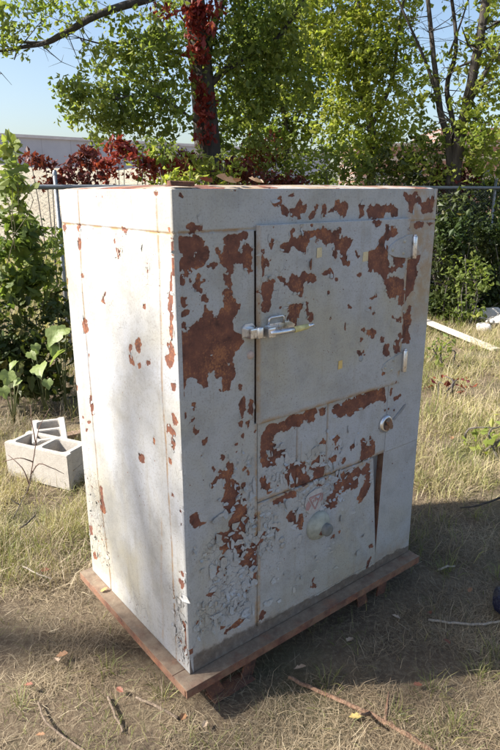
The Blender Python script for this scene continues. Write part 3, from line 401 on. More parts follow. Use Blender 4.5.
# domed rusty top
n1, n2 = 60, 40; uu, yy = np.meshgrid(np.linspace(.001, W_-.001, n1), np.linspace(.001, D_-.001, n2))
ed = np.minimum(np.minimum(uu, W_-uu)/.12, np.minimum(yy, D_-yy)/.12).clip(0, 1)
zz = Z1-.002+.013*np.sqrt(ed)*(.8+.4*fbm(uu*4, yy*4, 2))
idt = np.arange(n1*n2).reshape(n2, n1)
Ft = np.stack([idt[:-1, :-1], idt[:-1, 1:], idt[1:, 1:], idt[1:, :-1]], -1).reshape(-1, 4)
rtop = (fbm(uu*9, yy*9, 6, 4) > .60).astype(float)
me = npmesh('top_cap', np.stack([uu, yy, zz], -1).reshape(-1, 3), [Ft], {'rust': rtop.ravel(), 'stain': np.ones(n1*n2)*.8, 'grime': np.zeros(n1*n2)})
link('top_cap', me, M_PAINT, P_)
# wedge recess beside the lower panel
m = MB()
zt, zb = .642, .186
def q4(mb, pts): mb.bm.faces.new([mb.bm.verts.new(p) for p in pts])
q4(m, [(.898, .001, zt), (.8855, .001, zb), (.8855, .029, zb), (.898, .029, zt)]); m.build('rusty_reveal', M_RUST, P_)
m = MB(); q4(m, [(.8985, .0288, zt+.003), (.8860, .0288, zb-.003), (.80, .0288, zb-.003), (.80, .0288, zt+.003)]); m.build('inner_lining', M_TIN, P_)

# --- hinges
def hinge(poly, bx, bz0, bz1, riv, off):
    fr = lambda u, v, h: Vector((u, -off-h, v))
    m = MB(); m.prism(poly, .004, fr, .0012); h = m.build('hinge', M_PAINT, P_)
    m = MB(); m.lathe([(0, 0), (.0085, 0), (.0095, .002), (.0095, bz1-bz0-.002), (.0085, bz1-bz0), (0, bz1-bz0)], (bx, -off-.009, bz0), (0, 0, 1), 18)
    m.lathe([(0, 0), (.006, 0), (.006, .004), (0, .006)], (bx, -off-.009, bz1), (0, 0, 1), 12); m.build('hinge_barrel', M_CHROME, h)
    for (u, v) in riv:
        m = MB(); m.lathe([(.007, 0), (.0065, .002), (.004, .0038), (0, .0045)], (u, -off-.004, v), n=14); m.build('rivet', M_STRAP, h)
hinge([(.958, 1.375), (.958, 1.452), (.935, 1.452), (.868, 1.435), (.838, 1.420), (.829, 1.405), (.836, 1.392), (.868, 1.381), (.93, 1.373)], .9635, 1.37, 1.447, [(.853, 1.407), (.915, 1.432), (.912, 1.393)], .0125)
hinge([(.952, .968), (.952, 1.030), (.93, 1.030), (.872, 1.016), (.845, 1.004), (.836, .992), (.842, .978), (.87, .968), (.92, .962)], .955, .958, 1.04, [(.853, .992), (.897, 1.012), (.890, .978)], .0125)
# --- latch: catch on the stile, body on the door and long lever
m = MB(); m.prism([(.214, 1.195), (.214, 1.222), (.226, 1.232), (.252, 1.232), (.262, 1.222), (.262, 1.195)], .005, lambda u, v, h: Vector((u, -.0015-h, v)), .0015)
m.box((.240, -.016, 1.206), (.026, .026, .030), bev=.004); m.lathe([(0, -.017), (.010, -.017), (.0115, -.014), (.0115, .014), (.010, .017), (0, .017)], (.262, -.026, 1.206), (0, 0, 1), 16)
m.build('latch_catch', M_CHROME, P_)
m = MB(); m.prism([(.283, 1.186), (.283, 1.216), (.300, 1.224), (.385, 1.224), (.410, 1.210), (.402, 1.196), (.36, 1.186)], .006, lambda u, v, h: Vector((u, -.0125-h, v)), .002)
m.tube([(.300, -.020, 1.222), (.302, -.022, 1.240), (.308, -.022, 1.244), (.352, -.022, 1.244), (.358, -.022, 1.240), (.360, -.020, 1.222)], .0035, 8)
m.box((.296, -.030, 1.204), (.026, .030, .030), bev=.004); lt = m.build('door_latch', M_CHROME, P_)
pts = [(.288, -.040, 1.203), (.315, -.045, 1.203), (.345, -.047, 1.2025), (.375, -.049, 1.203), (.40, -.052, 1.2045), (.425, -.056, 1.208), (.445, -.060, 1.212)]
m = MB(); m.tube(pts[:4], [.0085, .0095, .0092, .009], 14); m.tube(pts[5:], [.0080, .0050], 14)
for v in m.bm.verts: v.co.z = 1.204+(v.co.z-1.204)*.92
m.build('lever', M_CHROME, lt)
m = MB(); m.tube(pts[3:6], [.0094, .009, .0083], 14)
m.build('lever_grip', mat_plain('yellowed_lever_paint', (.62, .56, .24), .5, .25, 60), lt)
m = MB(); m.lathe([(.013, 0), (.012, .004), (.006, .006), (0, .0065)], (.2475, -.0012, 1.137), n=16); m.build('cover_plate', mat_plain('pinkish_primer', (.44, .34, .29), .7, .25, 60), P_)
# --- broken round lock with blade
m = MB(); m.lathe([(.034, 0), (.034, .004), (.030, .010), (.024, .012), (.020, .007), (0, .006)], (.893, -.001, .7625), n=32); lk_ = m.build('round_lock', M_CHROME, P_)
m = MB(); m.box((.897, -.016, .770), (.020, .016, .026), Matrix.Rotation(-.5, 3, 'Y'), .003); m.box((.905, -.014, .752), (.024, .014, .016), Matrix.Rotation(.3, 3, 'Y'), .003); m.box((.890, -.012, .750), (.014, .012, .02), Matrix.Rotation(.2, 3, 'Y'), .003); m.jitter(.0012); m.build('lock_core', M_RUST, lk_)
m = MB(); m.prism([(.905, .783), (.914, .777), (.957, .822), (.960, .835), (.953, .834)], .004, lambda u, v, h: Vector((u, -.022-h-(u-.905)*.25, v)), .001); m.build('lock_blade', mat_plain('dull_steel', (.26, .29, .33), .45, .2, 30, .5), lk_)
for (u, v) in ((.887, .817), (.907, .818), (.9405, .805)):
    m = MB(); m.lathe([(.0048, .0), (.0042, .0012), (0, .0014)], (u, -.0008, v), n=10); m.build('screw_hole', M_RUSTD, P_)
# --- round cap with boss on the lower panel
m = MB(); m.lathe([(.054, 0), (.054, .005), (.049, .013), (.036, .020), (.018, .024), (0, .025)], (.549, -.003, .463), n=40); kn = m.build('round_cap', M_GREYPAINT, P_)
m = MB(); m.lathe([(.023, 0), (.023, .020), (.0205, .024), (.012, .0255), (0, .026)], (.566, -.020, .452), n=24); m.build('cap_boss', mat_plain('dark_grey_boss', (.17, .175, .165), .6, .3, 30), kn)
m = MB(); m.box((.546, -.026, .446), (.012, .006, .022), Matrix.Rotation(.6, 3, 'Y'), .001); m.build('cap_slot', M_RUSTD, kn)
# --- worn red and white sticker
M_STK = mat_plain('faded_white_sticker', (.44, .42, .41), .7, .18, 50); M_RED = mat_plain('faded_red_print', (.36, .215, .205), .7, .25, 60)
m = MB(); pl = [(.484, .590), (.500, .604), (.53, .612), (.556, .608), (.566, .592), (.562, .560), (.554, .535), (.53, .522), (.505, .524), (.488, .540), (.480, .565)]
m.prism(pl, .0012, lambda u, v, h: Vector((u, -.0062-h, v))); stk = m.build('warning_sticker', M_STK, P_)
fr = lambda u, v, h: Vector((u, -.0078-h, v))
m = MB()
for A, B in (((.500, .587), (.558, .587)), ((.558, .587), (.529, .535)), ((.529, .535), (.500, .587))):
    d = Vector((B[0]-A[0], B[1]-A[1])).normalized(); nn = Vector((-d.y, d.x))*.0028
    m.prism([(A[0]+nn.x, A[1]+nn.y), (A[0]-nn.x, A[1]-nn.y), (B[0]-nn.x, B[1]-nn.y), (B[0]+nn.x, B[1]+nn.y)], .0006, fr)
m.prism([(.484, .545), (.498, .540), (.510, .556), (.497, .578), (.486, .566)], .0005, fr); m.prism([(.553, .556), (.565, .560), (.566, .588), (.5625, .586)], .0005, fr)
m.build('sticker_print', M_RED, stk)
tc = bpy.data.curves.new('sticker_lettering', 'FONT'); tc.body = 'GMI'; tc.size = .026; tc.align_x = 'CENTER'; tc.extrude = .0002; tc.offset = .0004
to = bpy.data.objects.new('tmp', tc); C.objects.link(to); dg = bpy.context.evaluated_depsgraph_get(); tm = bpy.data.meshes.new_from_object(to.evaluated_get(dg)); bpy.data.objects.remove(to)
tm.transform(Matrix(((1, 0, 0, .529), (0, 0, -1, -.0080), (0, 1, 0, .5645), (0, 0, 0, 1)))); link('sticker_lettering', tm, M_RED, stk)
# --- blisters of paint round the sticker, scraps of yellow tape
M_BLIS = mat_plain('pale_blister', (.56, .57, .55), .5, .15, 40)
m = MB()
for u, v, r in ((.497, .618, .011), (.512, .628, .012), (.535, .634, .012), (.556, .630, .010), (.480, .612, .010), (.57, .626, .013), (.605, .628, .011), (.474, .60, .009), (.59, .600, .014), (.575, .585, .008)):
    m.lathe([(r, 0), (r*.85, r*.2), (r*.45, r*.30), (0, r*.3)], (u, -.002, v), n=9)
m.jitter(.0012); m.build('paint_blisters', M_PAINT, P_)
M_TAPE = mat_plain('yellowed_tape', (.62, .43, .15), .65, .2, 40); M_TAPE2 = mat_plain('pale_tape', (.60, .50, .30), .65, .2, 40)
for (u, v, a, b, mt) in ((.507, 1.418, .022, .031, M_TAPE2), (.719, 1.392, .026, .032, M_TAPE2), (.6205, 1.043, .020, .030, M_TAPE)):
    m = MB(); m.prism([(u-a/2, v-b/2), (u+a/2, v-b/2+.002), (u+a/2-.001, v+b/2), (u-a/2+.001, v+b/2-.001)], .0008, lambda x, y, h: Vector((x, -.0137-h, y))); m.build('tape_scrap', mt, P_)
m = MB(); m.lathe([(.011, 0), (.0105, .002), (.006, .003), (0, .0032)], (.722, -.0125, 1.046), n=16); m.build('grey_plug', mat_plain('grey_plug', (.28, .30, .32), .5, .2), P_)
# crescent of lifted paint with the dark hollow under it
m = MB(); m.tube([(.4755, -.014, 1.402), (.470, -.016, 1.392), (.469, -.017, 1.380), (.472, -.015, 1.368)], [.001, .0035, .0035, .001], 8); m.build('paint_curl', M_RUSTD, P_)
for (u, v) in ((.379, .470), (.383, .447)):
    m = MB(); m.lathe([(.011, 0), (.010, .004), (.006, .006), (.003, .0045), (0, .0045)], (u, -.0035, v), n=14); m.build('screw', mat_plain('painted_screw', (.36, .34, .31), .6, .3, 60), P_)
# --- rusty skid base: angle-iron rim, floor and bent feet
m = MB()
zr, zl = .128, .099
x0, x1, y0, y1 = -.046, W_+.012, -.05, D_+.024
m.box(((x0+x1)/2, (y0+.03)/2, zr-.003), (x1-x0, .03-y0, .006), bev=.0015); m.box(((x0+x1)/2, y0+.004, (zr+zl)/2-.004), (x1-x0-.002, .008, zr-zl-.004), bev=.002)
m.box(((x0+.03)/2, (y1+.03)/2+.001, zr-.003), (.03-x0, y1-.032, .006), bev=.0015); m.box((x0+.004, (y0+y1)/2+.005, (zr+zl)/2-.004), (.008, y1-y0-.012, zr-zl-.004), bev=.002)
m.box(((x0+x1)/2, y1-.02, zr-.010), (x1-x0-.002, .04, .014), bev=.002); m.box((x1-.02, (y0+y1)/2, zr-.012), (.038, y1-y0-.002, .014), bev=.002)
m.box((W_/2, D_/2, .112), (W_-.02, D_-.02, .012))
for v in m.bm.verts:
    v.co.z += (float(vnoise(v.co.x*6, v.co.y*6, 3))-.5)*.004
skid = m.build('skid_base', M_RUST, P_)
def foot(u, y, wd, sl):
    m = MB(); t = .006
    def plate(a, b, w_):
        a, b = Vector(a), Vector(b); d = b-a; m.box((a+b)/2, (t, w_, d.length), d.to_track_quat('Z', 'Y').to_matrix())
    plate((u, y, .10), (u+sl, y, .0), .05); plate((u+wd, y, .10), (u+wd-sl*.6, y, .0), .05); m.box((u+wd/2, y, .003), (wd-sl*.5, .055, .006))
    m.build('skid_foot', M_RUSTD, skid)
foot(.055, -.012, .19, .045); foot(.785, -.012, .15, .03); foot(.055, D_-.05, .19, .045); foot(.785, D_-.05, .15, .03)
# ================================================================ ground and grass
M_GROUND = mat_ground()
nx, ny = 220, 200
gx = np.concatenate([[-300, -120, -50, -20], np.linspace(-8, 8, nx), [20, 50, 120, 300]]); gy = np.concatenate([[-60, -20, -6], np.linspace(-.5, 14, ny), [20, 40, 90, 200, 420]])
GX, GY = np.meshgrid(gx, gy)
def gz(x, y):
    x = np.asarray(x, float); y = np.asarray(y, float)
    h = (fbm(x*1.3, y*1.3, 21, 3)-.5)*.05+(fbm(x*7, y*7, 22, 2)-.5)*.016-.008
    return h*np.clip((30-np.abs(x))/20, 0, 1)*np.clip((24-y)/10, 0, 1)
n_ = len(gx); idg = np.arange(GX.size).reshape(GX.shape)
Fg = np.stack([idg[:-1, :-1], idg[:-1, 1:], idg[1:, 1:], idg[1:, :-1]], -1).reshape(-1, 4)
tag(link('ground', npmesh('ground', np.stack([GX, GY, gz(GX, GY)], -1).reshape(-1, 3), [Fg]), M_GROUND), kind='structure')

CY, SY = math.cos(YAW), math.sin(YAW)
def local(x, y): dx, dy = x-X0, y-Y0; return dx*CY+dy*SY, -dx*SY+dy*CY
def scatter(n, x0, x1, y0, y1, dens=None):
    x = rng.uniform(x0, x1, n); y = rng.uniform(y0, y1, n)
    k = np.abs(x) < .50*y+.75
    u, v = local(x, y); k &= ~((u > -.03) & (u < W_) & (v > -.15) & (v < D_+.02) & (rng.random(n) < .85))
    if dens is not None: k &= rng.random(n) < dens(x, y)
    return x[k], y[k]
def blades(x, y, L, w, lean, curl, tint, z0=0.0, az=None):
    n = len(x); az = rng.uniform(0, 2*PI, n) if az is None else az
    d = np.stack([np.cos(az), np.sin(az), np.zeros(n)], -1); zz = np.array([0, 0, 1.0])
    p0 = np.stack([x, y, gz(x, y)+z0-.004], -1)
    l2 = lean+curl
    p1 = p0+(L*.5)[:, None]*(np.sin(lean)[:, None]*d+np.cos(lean)[:, None]*zz); 
    tw = rng.normal(0, .35, n); d2 = np.stack([np.cos(az+tw), np.sin(az+tw), np.zeros(n)], -1)
    p2 = p1+(L*.5)[:, None]*(np.sin(l2)[:, None]*d2+np.cos(l2)[:, None]*zz)
    for p in (p1, p2): p[:, 2] = np.maximum(p[:, 2], gz(p[:, 0], p[:, 1])+.003)
    ra = az+PI/2+rng.normal(0, .5, n); s = np.stack([np.cos(ra), np.sin(ra), rng.normal(0, .25, n)], -1)*(w/2)[:, None]
    V = np.stack([p0-s, p0+s, p1-s*.85, p1+s*.85, p2], 1).reshape(-1, 3); b = np.arange(n)*5
    return V, np.stack([b, b+1, b+3, b+2], -1), np.stack([b+2, b+3, b+4], -1), np.repeat(tint, 5)
def merge(parts):
    V, Q, T, A, o = [], [], [], [], 0
    for v, q, t, a in parts: V.append(v); Q.append(q+o); T.append(t+o); A.append(a); o += len(v)
    return np.concatenate(V), [np.concatenate(Q), np.concatenate(T)], {'tint': np.concatenate(A)}
M_STRAW = mat_leaf('straw', [(.0, (.115, .080, .050)), (.35, (.29, .215, .135)), (.65, (.43, .345, .225)), (1, (.58, .49, .34))], .2, .6)
M_GRASS = mat_leaf('green_grass', [(.0, (.07, .105, .026)), (.45, (.15, .185, .050)), (.75, (.27, .265, .085)), (1, (.45, .40, .16))], .3, .5)
U = rng.uniform
clump = lambda x, y: np.clip((fbm(x*4, y*4, 31, 3)-.33)*3.2, .07, 1)
green = lambda x, y: np.clip((fbm(x*1.7, y*1.7, 41, 3)-.46)*5, 0.05, 1)*np.clip((fbm(x*9, y*9, 42, 2)-.3)*2.5, 0, 1)
notr = lambda x, y: clump(x, y)*np.where((x > .25) & (y < 3.0), .06, 1)
P = []
def straw(n, x0, x1, y0, y1, L, w, lean, dens=clump, zr=.012, tm=.5):
    x, y = scatter(n, x0, x1, y0, y1, dens); k = len(x)
    le = rng.normal(lean, .33, k).clip(.1, 1.62)
    P.append(blades(x, y, U(L[0], L[1], k), U(w[0], w[1], k), le, U(-.1, .75, k), np.clip(rng.normal(tm, .25, k)+(fbm(x*2.3, y*2.3, 51, 3)-.5)*.8, 0, 1), U(0, zr, k)))
straw(150000, -1.6, 1.8, .75, 2.2, (.025, .085), (.0008, .0017), 1.42, tm=.33)
straw(60000, .3, 2.2, 2.2, 3.0, (.03, .09), (.0010, .0020), 1.4, tm=.27)
straw(11000, -1.6, 1.8, .75, 2.2, (.04, .10), (.0008, .0016), .85, tm=.4)
straw(90000, -2.4, 2.6, 2.2, 4.0, (.04, .12), (.0013, .0028), 1.2, notr)
straw(40000, -2.4, 2.6, 2.2, 4.0, (.06, .15), (.0013, .0026), .6, notr)
straw(80000, -3.6, 4.8, 4.0, 9.5, (.06, .17), (.0022, .0045), .95)
straw(20000, -3.6, 4.8, 4.0, 9.5, (.10, .24), (.0022, .0042), .45)
V, Fc, A = merge(P); tag(link('dry_grass', npmesh('dry_grass', V, Fc, A), M_STRAW), kind='stuff')
P = []
def grass(n, x0, x1, y0, y1, L, w, lean, dens=green):
    x, y = scatter(n, x0, x1, y0, y1, dens); k = len(x)
    P.append(blades(x, y, U(L[0], L[1], k), U(w[0], w[1], k), np.abs(rng.normal(lean, .3, k)), U(0, .9, k), np.clip(rng.normal(.45, .25, k), 0, 1)))
grass(60000, -1.6, 1.8, .75, 2.2, (.025, .085), (.001, .0022), .7)
grass(60000, -2.4, 2.6, 2.2, 4.0, (.05, .14), (.0015, .0034), .55, lambda x, y: green(x, y)*np.where((x > .25) & (y < 3.0), .25, 1))
grass(60000, -3.6, 4.8, 4.0, 9.5, (.08, .22), (.0025, .005), .5)
grass(12000, .9, 4.4, 2.9, 8.0, (.08, .18), (.002, .004), .5, lambda x, y: np.clip((fbm(x*2.6, y*2.6, 61, 3)-.35)*2.4, 0, 1))
for _ in range(85):
    tx, ty = U(-1.3, 1.5), U(.95, 3.4); k = 34; a_ = rng.uniform(0, 2*PI, k); rr_ = np.abs(rng.normal(0, .028, k)); uu_, vv_ = local(tx, ty)
    if -.05 < uu_ < W_+.05 and -.1 < vv_ < D_+.05: continue
    P.append(blades(tx+rr_*np.cos(a_), ty+rr_*np.sin(a_), U(.04, .105, k), U(.0012, .0026, k), np.abs(rng.normal(.5, .3, k)), U(0, 1.1, k), np.clip(rng.normal(.5, .28, k), 0, 1), az=a_+rng.normal(0, .5, k)))
V, Fc, A = merge(P); tag(link('green_grass', npmesh('green_grass', V, Fc, A), M_GRASS), kind='stuff')
P = []
M_GOLD = mat_leaf('golden_grass', [(.0, (.17, .17, .055)), (.35, (.34, .31, .12)), (.65, (.50, .44, .20)), (1, (.62, .55, .32))], .35, .5)
def gold(n, x0, x1, y0, y1, L, w, lean, dens):
    x, y = scatter(n, x0, x1, y0, y1, dens); k = len(x)
    P.append(blades(x, y, U(L[0], L[1], k), U(w[0], w[1], k), np.abs(rng.normal(lean, .35, k)), U(0, 1.1, k), np.clip(rng.normal(.5, .25, k)+(fbm(x*1.6, y*1.6, 81, 3)-.5)*1.1, 0, 1)))
gold(60000, .85, 4.6, 2.95, 8.2, (.06, .17), (.0018, .004), .7, clump)
gold(22000, -2.1, -.6, 2.6, 3.9, (.05, .13), (.0014, .003), .7, clump)
gold(30000, -6.5, -.5, 6.0, 20, (.15, .42), (.005, .011), .45, lambda x, y: np.clip((fbm(x*.8, y*.8, 83, 3)-.3)*2.5, .15, 1))
V, Fc, A = merge(P); tag(link('golden_grass', npmesh('golden_grass', V, Fc, A), M_GOLD), kind='stuff')
# ================================================================ trees, fence, small things
def leaves(C_, size, tint, droop=.5, aspect=.62, az=None, flat=.6, lobes=False):
    """leaf-sized folded blades at points C_; returns V, faces, attr"""
    n = len(C_); C_ = np.asarray(C_); L = rng.normal(size, size*.36, n).clip(size*.4, size*1.9)
    az = rng.uniform(0, 2*PI, n) if az is None else az
    pit = rng.normal(-droop, flat, n)
    d = np.stack([np.cos(az)*np.cos(pit), np.sin(az)*np.cos(pit), np.sin(pit)], -1)
    s = np.stack([-np.sin(az), np.cos(az), np.zeros(n)], -1); nn = np.cross(s, d)
    rl = rng.normal(0, .6, n)[:, None]; s, nn = s*np.cos(rl)+nn*np.sin(rl), nn*np.cos(rl)-s*np.sin(rl)
    Lc = L[:, None]; wd = Lc*aspect*rng.uniform(.8, 1.2, (n, 1))*.5
    base = C_-d*Lc*.5; fold = nn*wd*.35; b = np.arange(n)
    if not lobes:
        V = np.stack([base, base+d*Lc*.42+s*wd+fold, base+d*Lc-nn*Lc*.12, base+d*Lc*.42-s*wd+fold], 1).reshape(-1, 3); b = b*4
        return V, [np.stack([b, b+1, b+2], -1), np.stack([b, b+2, b+3], -1)], np.repeat(tint, 4)
    V = np.stack([base, base-d*Lc*.12+s*wd*.62+fold*.5, base+d*Lc*.22+s*wd*1.08+fold, base+d*Lc*.40+s*wd*.62+fold*.6, base+d*Lc*.58+s*wd*.80+fold*.5, base+d*Lc-nn*Lc*.15,
                  base+d*Lc*.58-s*wd*.80+fold*.5, base+d*Lc*.40-s*wd*.62+fold*.6, base+d*Lc*.22-s*wd*1.08+fold, base-d*Lc*.12-s*wd*.62+fold*.5], 1).reshape(-1, 3); b = b*10
    T = [np.stack([b, b+i, b+i+1], -1) for i in range(1, 9)]
    return V, T, np.repeat(tint, 10)
def lmesh(name, parts, mat, parent=None):
    V, F, A, o = [], [], [], 0
    for v, fs, a in parts: V.append(v); F += [f+o for f in fs]; A.append(a); o += len(v)
    return link(name, npmesh(name, np.concatenate(V), F, {'tint': np.concatenate(A)}, False), mat, parent)
def cloud(c, r, n, per=12, spread=.12, drop=.09):
    if per == 12: n = max(1, int(n*.8))
    """n twigs in an ellipsoid, each carrying `per` leaves in a drooping spray"""
    c = np.array(c); r = np.array(r if hasattr(r, '__len__') else (r, r, r))
    q = rng.normal(0, 1, (n, 3)); q /= np.linalg.norm(q, axis=1)[:, None]; q *= rng.random((n, 1))**.42
    tw = c+q*r; az = rng.uniform(0, 2*PI, n); t = rng.uniform(-1, 1, (n, per))
    pts = tw[:, None, :]+np.stack([np.cos(az)[:, None]*t*spread, np.sin(az)[:, None]*t*spread, -np.abs(t)*drop], -1)+rng.normal(0, spread*.28, (n, per, 3))
    return pts.reshape(-1, 3)
def tint(n, m=.5, s=.25): return np.clip(rng.normal(m, s, n), 0, 1)
def limb(mb, pts, r0, r1, n=8, jit=.06, sub=4, wob=.03):
    P = [Vector(p) for p in pts]; out = []
    for i in range(len(P)-1):
        a, b, c, d = P[max(i-1, 0)], P[i], P[i+1], P[min(i+2, len(P)-1)]
        for k in range(sub):
            t = k/sub; out.append(.5*((2*b)+(-a+c)*t+(2*a-5*b+4*c-d)*t*t+(-a+3*b-3*c+d)*t**3)+Vector([random.gauss(0, wob*r0) for _ in range(3)]))
    out.append(P[-1]); m = len(out)
    mb.tube(out, [r0+(r1-r0)*i/(m-1) for i in range(m)], n, True, jit); return out
def twigs(mb, path, n, length, r, up=.3, kids=2):
    for _ in range(n):
        p = random.choice(path[len(path)//4:]); d = Vector((random.gauss(0, 1), random.gauss(0, 1), random.gauss(up, .7))).normalized()
        q1 = p+d*length*random.uniform(.3, .6); q2 = q1+(d+Vector((random.gauss(0, .5), random.gauss(0, .5), random.gauss(.0, .5)))).normalized()*length*random.uniform(.3, .6)
        mb.tube([p, q1, q2], [r, r*.6, r*.25], 4, False)
        for _ in range(kids):
            e = Vector((random.gauss(0, 1), random.gauss(0, 1), random.gauss(0, .7))).normalized(); mb.tube([q1, q1+e*length*.35], [r*.5, r*.2], 3, False)

G_MAPLE = [(.0, (.065, .105, .025)), (.4, (.15, .215, .055)), (.75, (.24, .295, .08)), (1, (.40, .40, .11))]
G_LIGHT = [(.0, (.10, .155, .028)), (.4, (.22, .285, .06)), (.75, (.33, .37, .085)), (1, (.48, .45, .12))]
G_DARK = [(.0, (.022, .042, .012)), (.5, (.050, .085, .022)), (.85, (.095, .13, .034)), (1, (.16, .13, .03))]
RED = [(.0, (.035, .008, .014)), (.4, (.095, .013, .022)), (.75, (.19, .024, .028)), (1, (.28, .085, .035))]
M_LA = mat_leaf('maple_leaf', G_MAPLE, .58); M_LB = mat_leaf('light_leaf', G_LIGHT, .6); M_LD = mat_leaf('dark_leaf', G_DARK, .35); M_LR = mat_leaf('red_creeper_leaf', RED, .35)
M_VINE = mat_leaf('vine_leaf', [(.0, (.06, .10, .022)), (.5, (.13, .19, .045)), (.85, (.22, .27, .07)), (1, (.34, .34, .11))], .45)
M_BARK = mat_bark('dark_bark', (.022, .018, .015), (.075, .063, .053)); M_BARK2 = mat_bark('grey_bark', (.045, .038, .033), (.15, .13, .115), 1.4); M_TWIG = mat_bark('dry_twig', (.11, .075, .05), (.30, .23, .17), 3)

# ---- big tree with red creeper climbing the trunk
YT = 8.4
T1 = empty('maple_tree', gnd(206, 330) if False else Vector((at(212, 190, YT).x, YT, 0)), 'large leafy tree with a dark trunk wrapped in red creeper, behind the cabinet', 'tree')
def rel(root, p): return Vector(p)-root.location
def A(px, py, Y): return at(px, py, Y)
mb = MB()
tr = limb(mb, [rel(T1, (at(212, 190, YT).x+.05, YT, -.1)), rel(T1, A(209, 170, YT)), rel(T1, A(203, 90, YT)), rel(T1, A(196, 20, YT)), rel(T1, A(188, -70, YT)), rel(T1, A(178, -170, YT))], .19, .09, 12, .05)
br = limb(mb, [rel(T1, A(193, -8, YT)), rel(T1, A(172, -12, YT-.3)), rel(T1, A(150, -2, YT-.5)), rel(T1, A(100, 14, YT-.8)), rel(T1, A(58, 37, YT-1)), rel(T1, A(40, 44, YT-1)), rel(T1, A(18, 48, YT-1.1)), rel(T1, A(-20, 54, YT-1.2))], .06, .012, 8)
b2 = limb(mb, [rel(T1, A(45, 43, YT-1)), rel(T1, A(24, 42, YT-1.1)), rel(T1, A(5, 36, YT-1.2)), rel(T1, A(-22, 38, YT-1.2))], .018, .006, 6)
b3 = limb(mb, [rel(T1, A(205, 60, YT)), rel(T1, A(165, 50, YT-.4)), rel(T1, A(140, 42, YT-.5)), rel(T1, A(105, 44, YT-.7)), rel(T1, A(80, 38, YT-.8))], .022, .006, 6)
b4 = limb(mb, [rel(T1, A(203, 95, YT)), rel(T1, A(225, 70, YT)), rel(T1, A(270, 45, YT+.2)), rel(T1, A(300, 5, YT+.3)), rel(T1, A(330, -60, YT+.3))], .05, .015, 7)
b5 = limb(mb, [rel(T1, A(205, 60, YT)), rel(T1, A(215, 20, YT+.2)), rel(T1, A(240, -40, YT+.3)), rel(T1, A(260, -130, YT+.4))], .07, .02, 8)
b6 = limb(mb, [rel(T1, A(206, 130, YT)), rel(T1, A(180, 110, YT-.6)), rel(T1, A(150, 95, YT-.8)), rel(T1, A(110, 100, YT-1))], .02, .006, 6)
b7 = limb(mb, [rel(T1, A(18, 48, YT-1.1)), rel(T1, A(16, 54, YT-1.1)), rel(T1, A(14, 60, YT-1.1))], .012, .005, 5)
for p_, n in ((br, 14), (b2, 6), (b3, 14), (b4, 14), (b5, 14), (b6, 14)): twigs(mb, p_, n, .55, .006, -.1)
mb.build('trunk', M_BARK, T1)
pts = []
for (px, py, dy, rx, rz, n) in [(120, 75, -.8, .50, .42, 70), (150, 50, -.5, .42, .40, 60), (85, 98, -1, .40, .28, 42), (150, 112, -.7, .48, .32, 68), (110, 125, -.9, .36, .24, 36), (70, 92, -1, .22, .22, 16), (165, 80, -.3, .45, .5, 60), (135, 28, -.6, .35, .22, 22),
                               (30, 8, -1.1, .55, .25, 26), (15, 30, -1.2, .30, .16, 9), (70, 5, -.8, .45, .18, 14), (120, -10, -.6, .6, .25, 30), (-10, 20, -1.2, .4, .3, 16),
                               (235, 45, .1, .50, .50, 90), (270, 20, .2, .6, .5, 110), (230, 110, .2, .45, .45, 70), (255, 80, .2, .5, .5, 80), (290, 70, .3, .5, .6, 80), (175, 20, .1, .35, .4, 38), (215, -20, 0, .9, .5, 90), (290, -60, .2, 1.0, .7, 120), (140, -90, -.3, 1.1, .7, 110), (220, -150, 0, 1.6, .9, 160), (40, -70, -.6, .9, .5, 40), (240, 150, .4, .6, .3, 60)]:
    pts.append(cloud(rel(T1, at(px, py, YT+dy)), (rx, .5*rx+.15, rz), int(n*((1.6 if px > 190 else 1.45) if py > -5 else .55))))
pts = np.concatenate(pts); lmesh('crown', [leaves(pts, .066, tint(len(pts), .48), .6)], M_LA, T1)
# creeper on the trunk
cr_ = empty('creeper_vine', (T1.location.x, YT-.2, 0), 'bright red creeper climbing the dark trunk of the large tree', 'vine')
pc = []
for i in range(58):
    t = random.random()**1.35; py = 5+t*140 if random.random() < .85 else random.uniform(-60, 5); px = 196+py/170*12+random.gauss(0, 5.5)
    if 60 < py < 72: continue
    pc.append(cloud(rel(cr_, at(px, py, YT-.22-random.random()*.12)), (.07, .05, .08), 3, 5, .06, .05))
pc += [cloud(rel(cr_, at(170, 8, YT-.5)), (.25, .15, .12), 16, 5, .08), cloud(rel(cr_, at(210, 10, YT-.3)), (.2, .15, .18), 16, 5, .08)]
pc = np.concatenate(pc); M_LC = mat_leaf('crimson_leaf', [(.0, (.06, .010, .014)), (.35, (.17, .016, .022)), (.75, (.29, .026, .034)), (1, (.36, .10, .05))], .4); lmesh('foliage', [leaves(pc, .072, tint(len(pc), .55, .25), .9, .6)], M_LC, cr_)
mb = MB(); limb(mb, [rel(cr_, at(211, 190, YT-.18)), rel(cr_, at(206, 130, YT-.2)), rel(cr_, at(200, 60, YT-.2)), rel(cr_, at(194, 0, YT-.2)), rel(cr_, at(188, -60, YT-.2))], .012, .006, 5); mb.build('stem', M_BARK, cr_)

